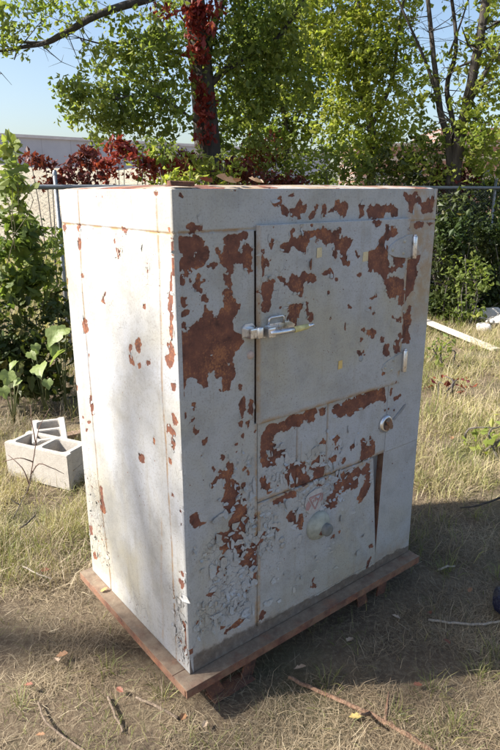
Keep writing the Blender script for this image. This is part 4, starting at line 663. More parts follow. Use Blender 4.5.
# ---- light green thin-stemmed trees in the middle
def tree(name, label, base, stems, clouds, lm, bm, size=.075, tm=.5, droop=.5, tw=10, group=None, cat='tree', dens=1.45):
    T = empty(name, base, label, cat, group); mb = MB()
    for P0, ra, rb in stems:
        path = limb(mb, [rel(T, p) for p in P0], ra, rb, 8)
        if tw: twigs(mb, path, tw, .6, max(.004, rb*.5), .2)
    mb.build('trunk', bm, T)
    pts = np.concatenate([cloud(rel(T, c), r, int(n*(dens if c[2] < 4.7 else .6))) for c, r, n in clouds]); lmesh('crown', [leaves(pts, size, tint(len(pts), tm), droop)], lm, T); return T
def CL(Y, L): return [(at(px, py, Y+dy), (rx, .5*rx+.2, rz), n) for px, py, dy, rx, rz, n in L]
b = at(372, 190, 9.6); b.z = 0
tree('boxelder_tree', 'light green slender tree right of centre, thin dark stem rising behind the cabinet', b,
     [([b, at(372, 165, 9.6), at(369, 110, 9.6), at(362, 40, 9.7), at(350, -60, 9.7)], .075, .03), ([at(370, 130, 9.6), at(392, 80, 9.5), at(400, 20, 9.4), at(415, -50, 9.4)], .035, .012), ([at(369, 110, 9.6), at(345, 60, 9.7), at(330, 0, 9.8)], .03, .01)],
     CL(9.6, [(330, 30, 0, .6, .5, 95), (365, 50, -.2, .55, .6, 110), (345, 80, 0, .5, .5, 85), (375, 105, -.2, .5, .45, 75), (335, 120, .2, .42, .40, 55), (392, 55, -.1, .35, .45, 50), (380, 10, 0, .6, .4, 80), (360, 145, 0, .5, .28, 60), (390, 140, 0, .35, .25, 36), (350, -40, 0, 1.0, .6, 110), (380, -110, 0, 1.2, .8, 110), (310, 0, .1, .5, .4, 60)]), M_LB, M_BARK2, .072, .55)
b = at(288, 190, 10.4); b.z = 0
tree('boxelder_tree', 'green bushy tree right behind the cabinet beside the creeper trunk', b,
     [([b, at(287, 150, 10.4), at(280, 90, 10.4), at(272, 20, 10.4), at(268, -50, 10.4)], .06, .02), ([at(286, 140, 10.4), at(305, 100, 10.3), at(318, 40, 10.3)], .03, .01)],
     CL(10.4, [(275, 60, 0, .5, .55, 75), (300, 100, 0, .5, .5, 80), (265, 120, 0, .5, .5, 75), (290, 140, .1, .55, .35, 75), (318, 60, 0, .45, .5, 60), (250, 40, .2, .5, .5, 60), (270, -10, 0, .7, .5, 70), (305, 20, 0, .5, .5, 60), (240, 90, .2, .5, .6, 70)]), M_LA, M_BARK2, .08, .5)
# ---- right hand clump of dark leaning stems
b = at(455, 200, 8.8); b.z = 0
tree('multi_stem_tree', 'sparse tree with several dark leaning stems at the right edge', b,
     [([b, at(456, 170, 8.8), at(466, 110, 8.7), at(476, 60, 8.6), at(486, 0, 8.6), at(492, -80, 8.6)], .095, .04), ([b+Vector((-.1, 0, 0)), at(450, 165, 8.8), at(440, 110, 8.9), at(434, 60, 8.9), at(428, 0, 9), at(420, -70, 9)], .06, .018),
      ([b+Vector((.05, .1, 0)), at(455, 150, 8.9), at(447, 90, 9), at(456, 50, 9), at(452, 0, 9), at(440, -60, 9)], .045, .016), ([at(440, 105, 8.9), at(425, 60, 8.9), at(405, 15, 8.9), at(385, -30, 8.9)], .025, .008), ([at(468, 105, 8.7), at(492, 60, 8.5), at(515, 20, 8.4)], .04, .012), ([at(449, 55, 9), at(462, 20, 8.9), at(474, -20, 8.9)], .016, .007)],
     CL(8.8, [(480, 85, -.2, .36, .35, 30), (495, 110, -.2, .4, .4, 46), (420, 95, .1, .30, .35, 26), (430, 140, .2, .4, .25, 40), (478, 150, .1, .45, .3, 60), (500, 60, 0, .4, .4, 24), (440, 70, .2, .3, .3, 14), (495, 160, .2, .4, .3, 40), (520, 20, 0, .6, .6, 50), (410, -30, .2, .7, .4, 40), (470, -60, 0, 1.1, .6, 70), (405, 115, .2, .25, .3, 22), (470, 30, .3, .5, .4, 16), (488, 40, -.3, .30, .3, 22), (498, 5, -.3, .35, .3, 26), (415, 60, .2, .25, .3, 18), (462, 120, -.2, .3, .3, 26), (485, 130, -.4, .3, .25, 30), (425, 165, -.1, .4, .2, 34)]), M_LB, M_BARK, .068, .45, tw=14, dens=1.05)

# ---- understorey: shrubs along the fence line
def shrub(name, label, c, r, n, lm, size, tm=.45, stems=7, group=None, per=9, cat='shrub', lobes=False, fl=.6, droop=.5):
    base = Vector((c[0], c[1], 0)); T = empty(name, base, label, cat, group); mb = MB()
    for _ in range(stems):
        e = Vector(c)-base+Vector((random.uniform(-1, 1)*r[0]*.8, random.uniform(-1, 1)*r[1]*.8, random.uniform(-.2, .8)*r[2])); s = Vector((random.gauss(0, .08), random.gauss(0, .08), -.02))
        limb(mb, [s, s.lerp(e, .5)+Vector((random.gauss(0, .08), random.gauss(0, .08), .06)), e], .010, .003, 5, sub=3)
    mb.build('stems', M_BARK2, T)
    pts = cloud(Vector(c)-base, r, n, per)
    if c[2]-r[2] > .22: pts = np.concatenate([pts, cloud((0, 0, (c[2]-r[2])*.55), (r[0]*.9, r[1]*.9, (c[2]-r[2])*.55), int(n*.7), per)])
    pts = pts[pts[:, 2] > .03]; lmesh('foliage', [leaves(pts, size, tint(len(pts), tm), droop, flat=fl, lobes=lobes)], lm, T); return T
GS = 'shrubs behind the cabinet along the fence'
def at0(px, py, Y): p = at(px, py, Y); return (p.x, p.y, max(p.z, .3))
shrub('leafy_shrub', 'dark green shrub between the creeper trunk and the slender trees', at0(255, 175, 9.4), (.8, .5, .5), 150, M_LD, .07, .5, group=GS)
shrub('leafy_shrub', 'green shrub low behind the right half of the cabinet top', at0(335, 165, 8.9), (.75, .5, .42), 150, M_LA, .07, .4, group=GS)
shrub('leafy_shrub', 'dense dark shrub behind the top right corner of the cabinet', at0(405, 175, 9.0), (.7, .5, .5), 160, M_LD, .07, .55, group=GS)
shrub('leafy_shrub', 'yellowish green shrub at the foot of the creeper trunk', at0(205, 172, 7.6), (.45, .3, .28), 70, M_LB, .065, .5, group=GS)
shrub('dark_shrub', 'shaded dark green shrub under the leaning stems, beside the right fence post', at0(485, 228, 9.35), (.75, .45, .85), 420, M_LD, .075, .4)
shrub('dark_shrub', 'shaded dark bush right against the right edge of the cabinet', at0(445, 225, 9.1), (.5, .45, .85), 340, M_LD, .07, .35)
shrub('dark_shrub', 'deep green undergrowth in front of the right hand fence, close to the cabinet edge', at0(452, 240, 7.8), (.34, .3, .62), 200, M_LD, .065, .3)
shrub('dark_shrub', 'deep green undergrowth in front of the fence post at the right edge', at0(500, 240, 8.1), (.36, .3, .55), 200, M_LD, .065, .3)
shrub('red_shrub', 'wine red bush between the creeper trunk and the middle of the cabinet top', at0(235, 172, 7.9), (.30, .2, .16), 60, M_LR, .06, .35)
shrub('red_shrub', 'wine red bush left of the creeper trunk, behind the yellowish shrub', at0(180, 165, 7.9), (.32, .2, .20), 70, M_LR, .06, .45)
shrub('red_shrub', 'low wine red bush behind the cabinet top, right of its middle', at0(285, 180, 8.2), (.35, .2, .12), 50, M_LR, .06, .3)
shrub('bushy_weed', 'bright green bushy weed in front of the dark shrubs at the right', at0(468, 272, 7.4), (.30, .25, .26), 40, M_LA, .06, .45)
shrub('dark_shrub', 'low dark bramble at the far right above the brush pile', at0(510, 262, 8.9), (.55, .4, .55), 220, M_LD, .07, .45)
shrub('red_shrub', 'dark red shrub at the foot of the leaning stems', at0(450, 178, 9.0), (.35, .3, .22), 60, M_LR, .06, .2)
shrub('red_shrub', 'dull red and orange bush at the cabinet top, right of the creeper trunk', at0(262, 150, 8.9), (.28, .25, .42), 46, M_LR, .06, .75)
# burgundy creeper lying over the fence rail
GR = 'burgundy creepers over the fence rail'
for (L_, n, t_, lab) in (
    (((45, 160, 6.0, .14, .05), (62, 168, 6.0, .12, .10), (30, 157, 5.8, .10, .04), (52, 180, 6.0, .18, .05)), 9, .25, 'burgundy creeper reaching left in a thin sprig above the rail'),
    (((78, 158, 6.3, .11, .09), (90, 176, 6.3, .12, .07), (70, 178, 6.2, .10, .05), (88, 150, 6.3, .05, .04)), 11, .28, 'burgundy creeper heaped above the left end of the cabinet top'),
    (((115, 174, 6.8, .16, .08), (124, 152, 6.8, .15, .13), (140, 160, 6.9, .12, .12), (106, 160, 6.7, .08, .06), (118, 143, 6.8, .07, .05)), 12, .5, 'brighter red creeper above the middle of the cabinet side'),
    (((160, 172, 7.1, .18, .10), (172, 158, 7.2, .13, .12), (150, 160, 7.0, .10, .12), (184, 170, 7.3, .10, .10)), 13, .55, 'red creeper next to the yellowish shrub and trunk')):
    base = Vector(at0(*L_[0][:3])); base.z = 0; T = empty('creeper_bush', base, lab, 'creeper', GR); mb = MB(); pc = []
    for px, py, Y, rx, rz in L_:
        e = rel(T, at(px, py, Y)); limb(mb, [Vector((random.gauss(0, .05), 0, 0)), Vector((e.x*.6, e.y*.6, 1.2)), e], .008, .003, 5, sub=3)
        pc.append(cloud(e, (rx, .16, rz), n, 8, .09, .05))
    mb.build('stems', M_BARK2, T); pc = np.concatenate(pc); lmesh('foliage', [leaves(pc, .062, tint(len(pc), t_, .28), .6)], M_LC if t_ > .45 else M_LR, T)
shrub('sapling', 'green leafy sprays mixed into the red creeper above the cabinet side', at0(150, 150, 7.0), (.35, .2, .16), 30, M_LA, .065, .5, 4)
shrub('sapling', 'yellow green sprays standing over the cabinet top left of the trunk', at0(178, 176, 6.6), (.22, .2, .08), 26, M_LB, .06, .6, 4)

# ---- left bank of vines and weeds in front of the fence
M_VSTEM = mat_plain('vine_stem', (.10, .085, .04), .7)
GV = 'vines on the left of the cabinet'
for (L_, n, sz, m_, t_, lab) in (
    (((8, 215, 4.9, .14, .16), (20, 240, 4.9, .15, .14), (5, 250, 4.8, .14, .18), (32, 250, 5.0, .10, .10), (12, 185, 4.8, .08, .10), (30, 225, 5.0, .08, .08)), 9, .085, M_VINE, .5, 'leafy vine climbing the fence at the left edge'),
    (((22, 275, 4.9, .20, .13), (5, 285, 4.8, .18, .16), (38, 272, 5.0, .12, .10)), 20, .08, M_LA, .4, 'green vine mass at the left edge below the climbing vine'),
    (((45, 262, 5.3, .12, .12), (52, 290, 5.3, .10, .14), (42, 300, 5.2, .14, .12), (55, 240, 5.4, .06, .10)), 10, .055, M_VINE, .6, 'small leaved weed against the wire mesh beside the cabinet'),
    (((5, 320, 4.6, .25, .20), (18, 345, 4.5, .22, .18), (-15, 350, 4.4, .25, .2), (10, 375, 4.35, .25, .12), (45, 385, 4.45, .2, .10)), 30, .07, M_LD, .5, 'shadowy low growth at the far left behind the blocks'),
    (((40, 320, 4.9, .26, .16), (55, 310, 5.0, .16, .14), (30, 345, 4.7, .2, .14), (55, 345, 4.6, .16, .16), (35, 372, 4.5, .25, .12)), 26, .055, M_LD, .6, 'tangled dark weeds low beside the cabinet'),
    (((3, 150, 4.2, .06, .05), (10, 168, 4.2, .08, .08), (2, 180, 4.2, .07, .07), (14, 142, 4.2, .05, .02), (6, 197, 4.2, .06, .06)), 3, .085, M_VINE, .65, 'pale green leafy shoot poking above the rail at the left edge')):
    base = at(L_[0][0], L_[0][1], L_[0][2]); base.z = 0; T = empty('vine_bush', base, lab, 'vine', GV); mb = MB(); pc = []
    for px, py, Y, rx, rz in L_:
        e = rel(T, at(px, py, Y)); limb(mb, [Vector((e.x*.8+random.gauss(0, .05), random.gauss(0, .05), max(0, e.z-.45))), e*1.0+Vector((random.gauss(0, .06), .03, -.2)), e], .003, .0015, 5, sub=3)
        pc.append(cloud(e, (rx, .18, rz), n, 6, .09, .05))
    mb.build('stems', M_VSTEM, T); pc = np.concatenate(pc); pc = pc[pc[:, 2] > .02]; lmesh('foliage', [leaves(pc, sz, tint(len(pc), t_, .28), .5, flat=.6, lobes=True)], m_, T)
def big_leaf(p, s, az, pit, parent):
    n = 22; V = [(0, 0, 0)]; V[0] = (.28, 0, 0)
    for ring in (.5, 1.0):
        for k in range(n):
            a = 2*PI*k/n; r = (.5+.32*abs(math.cos(a*.5))**.6)*(1-.32*max(0, math.cos(a-PI))**4)*(1+.10*math.cos(5*a))*(1+(.05 if k % 2 else -.05)*(ring > .9))
            if k == 0: r *= 1.22
            V.append((.28+(r*math.cos(a))*ring, r*math.sin(a)*.92*ring, 0))
    out = []
    R = Matrix.Rotation(az, 3, 'Z') @ Matrix.Rotation(pit, 3, 'Y') @ Matrix.Rotation(random.uniform(-.5, .5), 3, 'X')
    for x, y, z in V:
        z = .22*abs(y)-.30*x*x+.05*math.sin(9*math.atan2(y, x-.28))*math.hypot(x-.28, y)
        out.append(Vector(p)+R @ (Vector((x, y, z))*s))
    T_ = [(0, 1+k, 1+(k+1) % n) for k in range(n)]; Q_ = [(1+k, 1+n+k, 1+n+(k+1) % n, 1+(k+1) % n) for k in range(n)]
    return link('leaf', npmesh('leaf', [tuple(v) for v in out], [np.array(T_), np.array(Q_)], {'tint': np.full(len(out), random.uniform(.6, .95))}), M_BIGL, parent)
t = NT('broad_weed_leaf'); nn_ = t.attr('tint'); lc_ = t.mix(t.step(t.noise(40, 5, .7), .4, .7), t.ramp(nn_, [(.5, (.20, .27, .08)), (1, (.33, .40, .13))]), (.20, .24, .075))
t.fin(lc_, .5, t.noise(30, 4), .4, .01); tr_ = t.node('BsdfTranslucent', _Color=(.28, .36, .07, 1)); mx__ = t.node('MixShader'); mx__.inputs[0].default_value = .4
t.lk(t.p.outputs[0], mx__.inputs[1]); t.lk(tr_.outputs[0], mx__.inputs[2]); t.lk(mx__.outputs[0], t.out.inputs[0]); M_BIGL = t.m
GB = 'broad leaved weeds beside the cabinet'
for k, (L, lab) in enumerate(((((58, 330, 4.4, .17), (63, 352, 4.4, .19), (52, 345, 4.45, .12), (66, 328, 4.5, .12)), 'broad pale green leaves touching the left edge of the cabinet'), (((40, 365, 4.3, .16), (30, 352, 4.4, .10), (47, 380, 4.2, .09), (34, 345, 4.4, .09)), 'broad leaved weed drooping above the concrete blocks'), (((8, 372, 4.1, .13), (16, 362, 4.2, .10), (2, 388, 4.0, .10), (20, 380, 4.1, .08)), 'broad leaved weed at the left picture edge, above the blocks'))):
    base = at(L[0][0], L[0][1], L[0][2]); base.z = 0; T = empty('broad_leaf_weed', base, lab, 'weed', GB); mb = MB(); pts = []; 
    for px, py, Y, s in L:
        p = rel(T, at(px, py, Y)); p.z = max(p.z, .05); pts.append((p, s)); mb.tube([Vector((0, 0, 0)), p*.5+Vector((0, 0, .05)), p], [.005, .004, .002], 5)
    mb.build('stem', mat_plain('weed_stem', (.12, .13, .05), .6), T)
    for p, s in pts:
        big_leaf(p, s*.6, random.uniform(-2.8, -.4), random.uniform(.2, .9), T)

# ---- chain link fence
FA_, FB_ = Vector((at(-10, 185, 5.3).x, 5.3, 0)), Vector((at(520, 190, 9.05).x, 9.05, 0))
fd = (FB_-FA_); fl = fd.length; fd.normalize(); FH = 1.64
def fpos(px):                     # where the fence line is seen at photo column px
    d = ray(px, 190); d2 = Vector((d.x, d.y)); 
    t = (FA_.x*fd.y-FA_.y*fd.x)/(d2.x*fd.y-d2.y*fd.x); return Vector((d2.x*t, d2.y*t, 0))
f0 = FA_-fd*4; fN = 4+fl+4
FE = empty('chain_link_fence', f0, 'galvanised chain link fence with a dark top rail, running behind the cabinet', 'fence')
M_GALV = mat_plain('galvanised_steel', (.22, .24, .265), .5, .2, 20, .6); M_RAIL = mat_plain('weathered_rail', (.16, .175, .19), .5, .2, 15, .5)
mb = MB(); mb.tube([Vector((0, 0, FH)), fd*fN*.5+Vector((0, 0, FH-.012)), fd*fN+Vector((0, 0, FH-.02))], .021, 10); mb.build('top_rail', M_RAIL, FE)
for px in (57, 497, -120, 700):
    q = fpos(px)-f0+Vector((0, 0, 0)); mb = MB(); q = q+Vector((-fd.y, fd.x, 0))*.03
    mb.tube([q-Vector((0, 0, .1)), q+Vector((0, 0, FH+.10))], .018, 10); mb.lathe([(.021, 0), (.021, .02), (.013, .04), (0, .048)], q+Vector((0, 0, FH+.09)), (0, 0, 1), 12); mb.build('post', M_GALV, FE)
V, Q, o = [], [], 0; pit = .058; nz = int(FH/(pit))
zz_ = np.arange(nz*2+1)*pit/2+.02; wr = .0021
for i in range(int(fN/pit)):
    for sgn in (1, -1)[:1]:
        x = i*pit+np.where(np.arange(len(zz_)) % 2 == 0, 0, pit*1.04); yo = np.where(np.arange(len(zz_)) % 2 == 0, .003, -.003)
        P3 = np.stack([fd.x*x-fd.y*yo, fd.y*x+fd.x*yo, zz_], -1)
        ring = np.array([(1, 0), (-.5, .87), (-.5, -.87)])*wr
        vv = P3[:, None, :]+ring[None, :, 0:1]*np.array([fd.x, fd.y, 0])+ring[None, :, 1:2]*np.array([-fd.y, fd.x, 0.0]); V.append(vv.reshape(-1, 3)); k = len(zz_)
        for j in range(3):
            a = o+np.arange(k-1)*3+j; b_ = o+np.arange(k-1)*3+(j+1) % 3; Q.append(np.stack([a, b_, b_+3, a+3], -1))
        o += k*3
link('wire_mesh', npmesh('wire_mesh', np.concatenate(V), [np.concatenate(Q)]), M_GALV, FE)

# ---- far things: shed, mound, brick building, far wood
def ubox(mb, x0, x1, y0, y1, z0, z1): mb.box(((x0+x1)/2, (y0+y1)/2, (z0+z1)/2), (x1-x0, y1-y0, z1-z0))
sA, sB = at(-60, 133, 60), at(330, 160, 95)
SH = empty('metal_shed', (sA.x, sA.y, 0), 'long pale grey metal shed beyond the field on the left', 'building')
dv = Vector((sB.x-sA.x, sB.y-sA.y, 0)); ln = dv.length; dv.normalize(); pv = Vector((-dv.y, dv.x, 0)); hz = sA.z
mb = MB(); R3 = Matrix((dv, pv, Vector((0, 0, 1)))).transposed(); c = dv*ln/2+pv*9
mb.box(c+Vector((0, 0, hz/2)), (ln, 18, hz), R3)
t = NT('grey_cladding'); wv_ = t.math('FRACT', t.math('MULTIPLY', t.node('SeparateXYZ', _Vector=t.co()).outputs[0], .42)); seam = t.step(wv_, .05, .0)
cl_ = t.fin(t.mix(t.math('MULTIPLY', seam, .5), t.ramp(t.noise(.4, 5), [(.3, (.27, .30, .36)), (.7, (.34, .37, .43))]), (.18, .19, .21)), .6)
mb.build('wall', cl_, SH)
mb = MB(); mb.box(c+Vector((0, 0, hz+.12)), (ln+.6, 18.6, .28), R3); mb.build('roof', mat_plain('shed_trim', (.42, .43, .45), .5, .1, 2), SH)
for k in range(3):
    mb = MB(); mb.box(dv*(6+k*14)-pv*.04+Vector((0, 0, 1.9)), (3.6, .1, 3.8), R3); mb.build('roller_door', mat_plain('roller_door_grey', (.25, .26, .28), .6, .1, 3), SH)
mx_, my_ = np.meshgrid(np.linspace(-42, 12, 90), np.linspace(21, 44, 50)); 
e_ = np.clip(1-((mx_+14)/24)**2, 0, 1)*np.clip(1-((my_-32)/10.5)**2, 0, 1)
mz = -.05+2.75*e_**.8*(.75+.5*fbm(mx_*.4, my_*.4, 71, 4))
i_ = np.arange(mx_.size).reshape(mx_.shape); Fm = np.stack([i_[:-1, :-1], i_[:-1, 1:], i_[1:, 1:], i_[1:, :-1]], -1).reshape(-1, 4)
t = NT('pinkish_dirt'); dm = t.fin(t.ramp(t.noise(1.3, 8, .7), [(.3, (.30, .255, .18)), (.5, (.40, .35, .26)), (.7, (.46, .42, .32))]), .95, t.noise(6, 8, .7), 1, .15)
tag(link('dirt_mound', npmesh('dirt_mound', np.stack([mx_, my_, mz], -1).reshape(-1, 3), [Fm]), dm), kind='structure')
bA = at(356, 146, 46); BB = empty('brick_building', (bA.x, 46, 0), 'red brick building glimpsed between the trees on the right', 'building')
t = NT('far_brick'); bk = t.node('TexBrick', _Scale=1.0, _Color1=(.20, .10, .078, 1), _Color2=(.25, .135, .10, 1), _Mortar=(.22, .19, .17, 1)); bk.inputs['Brick Width'].default_value = .5; bk.inputs['Row Height'].default_value = .16; bk.inputs['Mortar Size'].default_value = .012
mp_ = t.node('Mapping'); t.lk(t.co(), mp_.inputs[0]); mp_.inputs['Rotation'].default_value = (PI/2, 0, 0); t.lk(mp_.outputs[0], bk.inputs[0]); mbk = t.fin(bk.outputs[0], .9)
h1 = bA.z
mb = MB(); ubox(mb, 0, 11, 0, 8, 0, h1); ubox(mb, 6.0, 11, .3, 8.3, h1, h1+1.2); mb.build('wall', mbk, BB)
M_ST = mat_plain('pale_stone_band', (.22, .19, .17), .8, .1, 2)
mb = MB(); ubox(mb, -.15, 11.15, -.15, 8.2, h1-.05, h1+.18); mb.build('cornice', M_ST, BB)
mb = MB(); ubox(mb, -.05, 11.05, -.06, 8.1, h1-1.0, h1-.7); ubox(mb, -.05, 11.05, -.06, 8.1, h1-2.3, h1-2.05); mb.build('stone_band', M_ST, BB)
for k in range(4):
    mb = MB(); ubox(mb, 1+k*2.5, 2.3+k*2.5, -.04, .1, 1.2, 3.0); wn = mb.build('window', mat_plain('dark_glass', (.05, .06, .07), .15, .1), BB)
    mb = MB(); ubox(mb, .9+k*2.5, 2.4+k*2.5, -.08, .12, 1.06, 1.19); mb.build('sill', M_ST, wn)
# line of far bushes that closes the gaps between stems
for k, (px, Y, rx, rz, zc, n) in enumerate(((232, 15, 1.5, .9, 1.3, 190), (300, 14.5, 1.5, .8, 1.2, 190), (368, 15.5, 1.6, .8, 1.2, 190), (440, 14, 1.4, .8, 1.2, 170), (505, 13.5, 1.4, 1.0, 1.4, 170))):
    p = at(px, 180, Y); shrub('far_bush', ('low green bush beyond the fence, left of all far bushes', 'low green bush beyond the fence, behind the bushy tree', 'low green bush beyond the fence, behind the slender tree', 'low green bush beyond the fence, between the leaning stems and the slender tree', 'low green bush beyond the fence, at the right picture edge')[k], (p.x, Y, zc), (rx, .8, rz), n, (M_LD, M_LA, M_LD)[k % 3], .11, .5, 5, 'far bushes beyond the fence')

# ---- tall tree out of frame on the left: its limb shades the cabinet side and the grass
hitp = [(-1.6, 1.98, .02), (-.9, 1.90, .01), (-.42, 1.84, .05)]
def sp(s, z): q = Vector((X0, Y0, 0))+Vector((-SY, CY, 0))*s; return (q.x, q.y, z)
hitp += [sp(.06, .22), sp(.20, .42), sp(.30, .62), sp(.33, .85), sp(.27, 1.02), sp(.16, 1.22)]
tt = 12.5
path = [Vector(p)+sdir*(tt+.05*i) for i, p in enumerate(hitp)]
ob_ = path[0]; base = Vector((ob_.x-1.6, ob_.y+1.2, 0)); SHT = empty('shade_tree', base, 'tall tree standing out of frame on the left, casting the soft branch shadows', 'tree'); mb = MB()
limb(mb, [Vector((0, 0, -.1)), Vector((.1, -.1, 2.5)), Vector((.5, -.4, 6.2)), rel(SHT, path[0])], .20, .11, 10)
pth = limb(mb, [rel(SHT, p) for p in path], .105, .05, 9)
e2 = [Vector(sp(.10, .10))+sdir*12.9, Vector(sp(.08, .55))+sdir*13.0, Vector(sp(.10, .95))+sdir*13.1, Vector(sp(.03, 1.25))+sdir*13.1]
limb(mb, [rel(SHT, p) for p in e2], .03, .012, 7); limb(mb, [rel(SHT, path[2]), rel(SHT, e2[0])], .035, .03, 7)
mb.build('trunk', M_BARK, SHT)
pts = np.concatenate([cloud(rel(SHT, Vector(sp(.12, .18))+sdir*12.7), (.30, .3, .12), 6), cloud(rel(SHT, Vector(sp(.08, 1.0))+sdir*12.9), (.12, .3, .16), 4), *[cloud(rel(SHT, Vector(sp(random.uniform(-.02, .36), random.uniform(.15, 1.15)))+sdir*(12.3+random.random())), (.10, .3, .13), 2, 7) for _ in range(15)], cloud((-1.2, .8, 9.2), (1.2, 1, .9), 60)])
lmesh('crown', [leaves(pts, .08, tint(len(pts)), .5)], M_LA, SHT)
# ================================================================ small things on the ground
def cinder(name, label, loc, rz, tilt=(0, 0), LWH=(.39, .20, .19)):
    T = bpy.data.objects.new(name, None)
    L, Wd, H_ = LWH; ow = .032; b = bmesh.new()
    def ringpts(x0, x1, y0, y1, r=.012, n=3):
        o = []
        for cx, cy, a0 in ((x1-r, y1-r, 0), (x0+r, y1-r, PI/2), (x0+r, y0+r, PI), (x1-r, y0+r, 1.5*PI)):
            for k in range(n+1): o.append((cx+r*math.cos(a0+k*PI/2/n), cy+r*math.sin(a0+k*PI/2/n)))
        return o
    # outline with the concave ends of a standard hollow block
    out = [(-L/2, -Wd/2), (L/2, -Wd/2), (L/2, -Wd/2+.035), (L/2-.018, -Wd/2+.05), (L/2-.018, Wd/2-.05), (L/2, Wd/2-.035), (L/2, Wd/2), (-L/2, Wd/2), (-L/2, Wd/2-.035), (-L/2+.018, Wd/2-.05), (-L/2+.018, -Wd/2+.05), (-L/2, -Wd/2+.035)]
    holes = [ringpts(-L/2+.018+ow, -.016, -Wd/2+ow, Wd/2-ow, .022), ringpts(.016, L/2-.018-ow, -Wd/2+ow, Wd/2-ow, .022)]
    es = []
    for loop in [out]+holes:
        vs = [b.verts.new((x, y, 0)) for x, y in loop]; es += [b.edges.new((vs[i], vs[(i+1) % len(vs)])) for i in range(len(vs))]
    bmesh.ops.triangle_fill(b, use_beauty=True, use_dissolve=False, edges=es)
    r = bmesh.ops.extrude_face_region(b, geom=b.faces[:]); 
    for v in [g for g in r['geom'] if isinstance(g, bmesh.types.BMVert)]: v.co.z += H_
    bmesh.ops.recalc_face_normals(b, faces=b.faces)
    sharp = [e for e in b.edges if len(e.link_faces) == 2 and e.calc_face_angle() > .7]
    bmesh.ops.bevel(b, geom=sharp, offset=.004, segments=2, affect='EDGES')
    me = bpy.data.meshes.new(name); b.to_mesh(me); b.free()
    bpy.data.objects.remove(T); o = link(name, me, M_CONC); o.location = loc; o.rotation_euler = (tilt[0], tilt[1], rz); return tag(o, label, 'block', 'concrete blocks beside the cabinet')
t = NT('block_concrete'); n1_ = t.noise(30, 8, .7); M_CONC = t.fin(t.mix(t.step(t.noise(170, 3, .6), .55, .68), t.ramp(n1_, [(.3, (.36, .33, .29)), (.7, (.49, .45, .40))]), (.27, .245, .215)), .95, t.noise(160, 5, .7), .7, .004)
fc = gnd(67, 481); fl_ = gnd(0, 470); d_ = (fc-gnd(0, 483)); ang = math.atan2(gnd(67, 456, .19).y-gnd(0, 441, .19).y, gnd(67, 456, .19).x-gnd(0, 441, .19).x)
e1 = Vector((math.cos(ang), math.sin(ang), 0)); e2_ = Vector((-e1.y, e1.x, 0)); fc = gnd(67, 456, .205); fc.z = -.01
cinder('cinder_block', 'nearer hollow concrete block lying broadside with its two cores facing up', fc-e1*.235+e2_*.10, ang, (0, 0), (.47, .20, .215))
k2 = gnd(50, 441, .20); ang2 = math.atan2(gnd(48, 417, .2).y-k2.y, gnd(48, 417, .2).x-k2.x)
cinder('cinder_block', 'farther hollow concrete block behind the first, pointing away from the camera', Vector((k2.x, k2.y, .012))+Vector((math.cos(ang2), math.sin(ang2), 0))*.195, ang2)

def stick(name, label, pts, r0, r1, cat='stick', group=None, m=None, n=7, kids=0):
    o = Vector(pts[0]); mb = MB(); p = limb(mb, [Vector(q)-o for q in pts], r0, r1, n, .10, 5, .25)
    for _ in range(kids):
        q = random.choice(p[3:]); d = Vector((random.gauss(0, 1), random.gauss(0, 1), random.uniform(0, .6))).normalized(); mb.tube([q, q+d*.06, q+d*.11+Vector((0, 0, .01))], [r1*.8, r1*.6, r1*.3], 5)
    ob = mb.build(name, m or M_TWIG); ob.location = o; return tag(ob, label, cat, group)
GSK = 'fallen sticks on the grass'
M_PALE = mat_bark('pale_stick', (.28, .23, .18), (.50, .44, .36), 3); M_REDST = mat_bark('reddish_stick', (.16, .075, .045), (.36, .23, .15), 3)
g = lambda px, py, z=.012: gnd(px, py, z)
stick('fallen_branch', 'longest fallen branch, running from the cabinet shadow to the bottom edge', [g(288, 677, .02), g(325, 694, .018), g(358, 708, .02), g(385, 722, .015), g(412, 738, .015), g(436, 756, .01)], .0065, .0085, group=GSK, m=M_REDST, kids=2)
stick('fallen_branch', 'thin pale stick lying in the shadow near the right edge', [g(428, 620, .015), g(455, 623, .02), g(480, 624, .018), g(504, 621, .03)], .005, .0045, group=GSK, m=M_PALE)
stick('fallen_branch', 'dark twig poking in from the right edge at the shadow line', [g(460, 508, .03), g(480, 505, .06), g(505, 496, .10)], .004, .006, group=GSK, m=M_BARK)
stick('fallen_branch', 'grey stick at the lower left, nearest of the sticks by the tray corner', [g(108, 697), g(114, 712, .018), g(123, 732)], .0045, .0035, group=GSK)
stick('fallen_branch', 'brownish stick slanting towards the tray corner at the lower left', [g(136, 697, .015), g(155, 706, .02), g(178, 718)], .004, .005, group=GSK)
stick('fallen_branch', 'long thin twig along the bottom left', [g(38, 702), g(46, 722, .02), g(65, 738), g(90, 754)], .003, .004, group=GSK)
stick('fallen_branch', 'pale bent stalk in the sunlit grass on the left', [g(22, 566, .03), g(36, 573, .03), g(52, 579)], .004, .003, group=GSK, m=M_PALE)
stick('fallen_branch', 'short pale splinter under the right end of the tray', [g(438, 570), g(446, 567, .02), g(455, 566)], .005, .004, group=GSK, m=M_PALE)
stick('fallen_branch', 'dark broken twig left of the cabinet among sunlit grass', [g(18, 530, .03), g(28, 522, .05), g(36, 514, .06)], .005, .003, group=GSK, m=M_BARK)
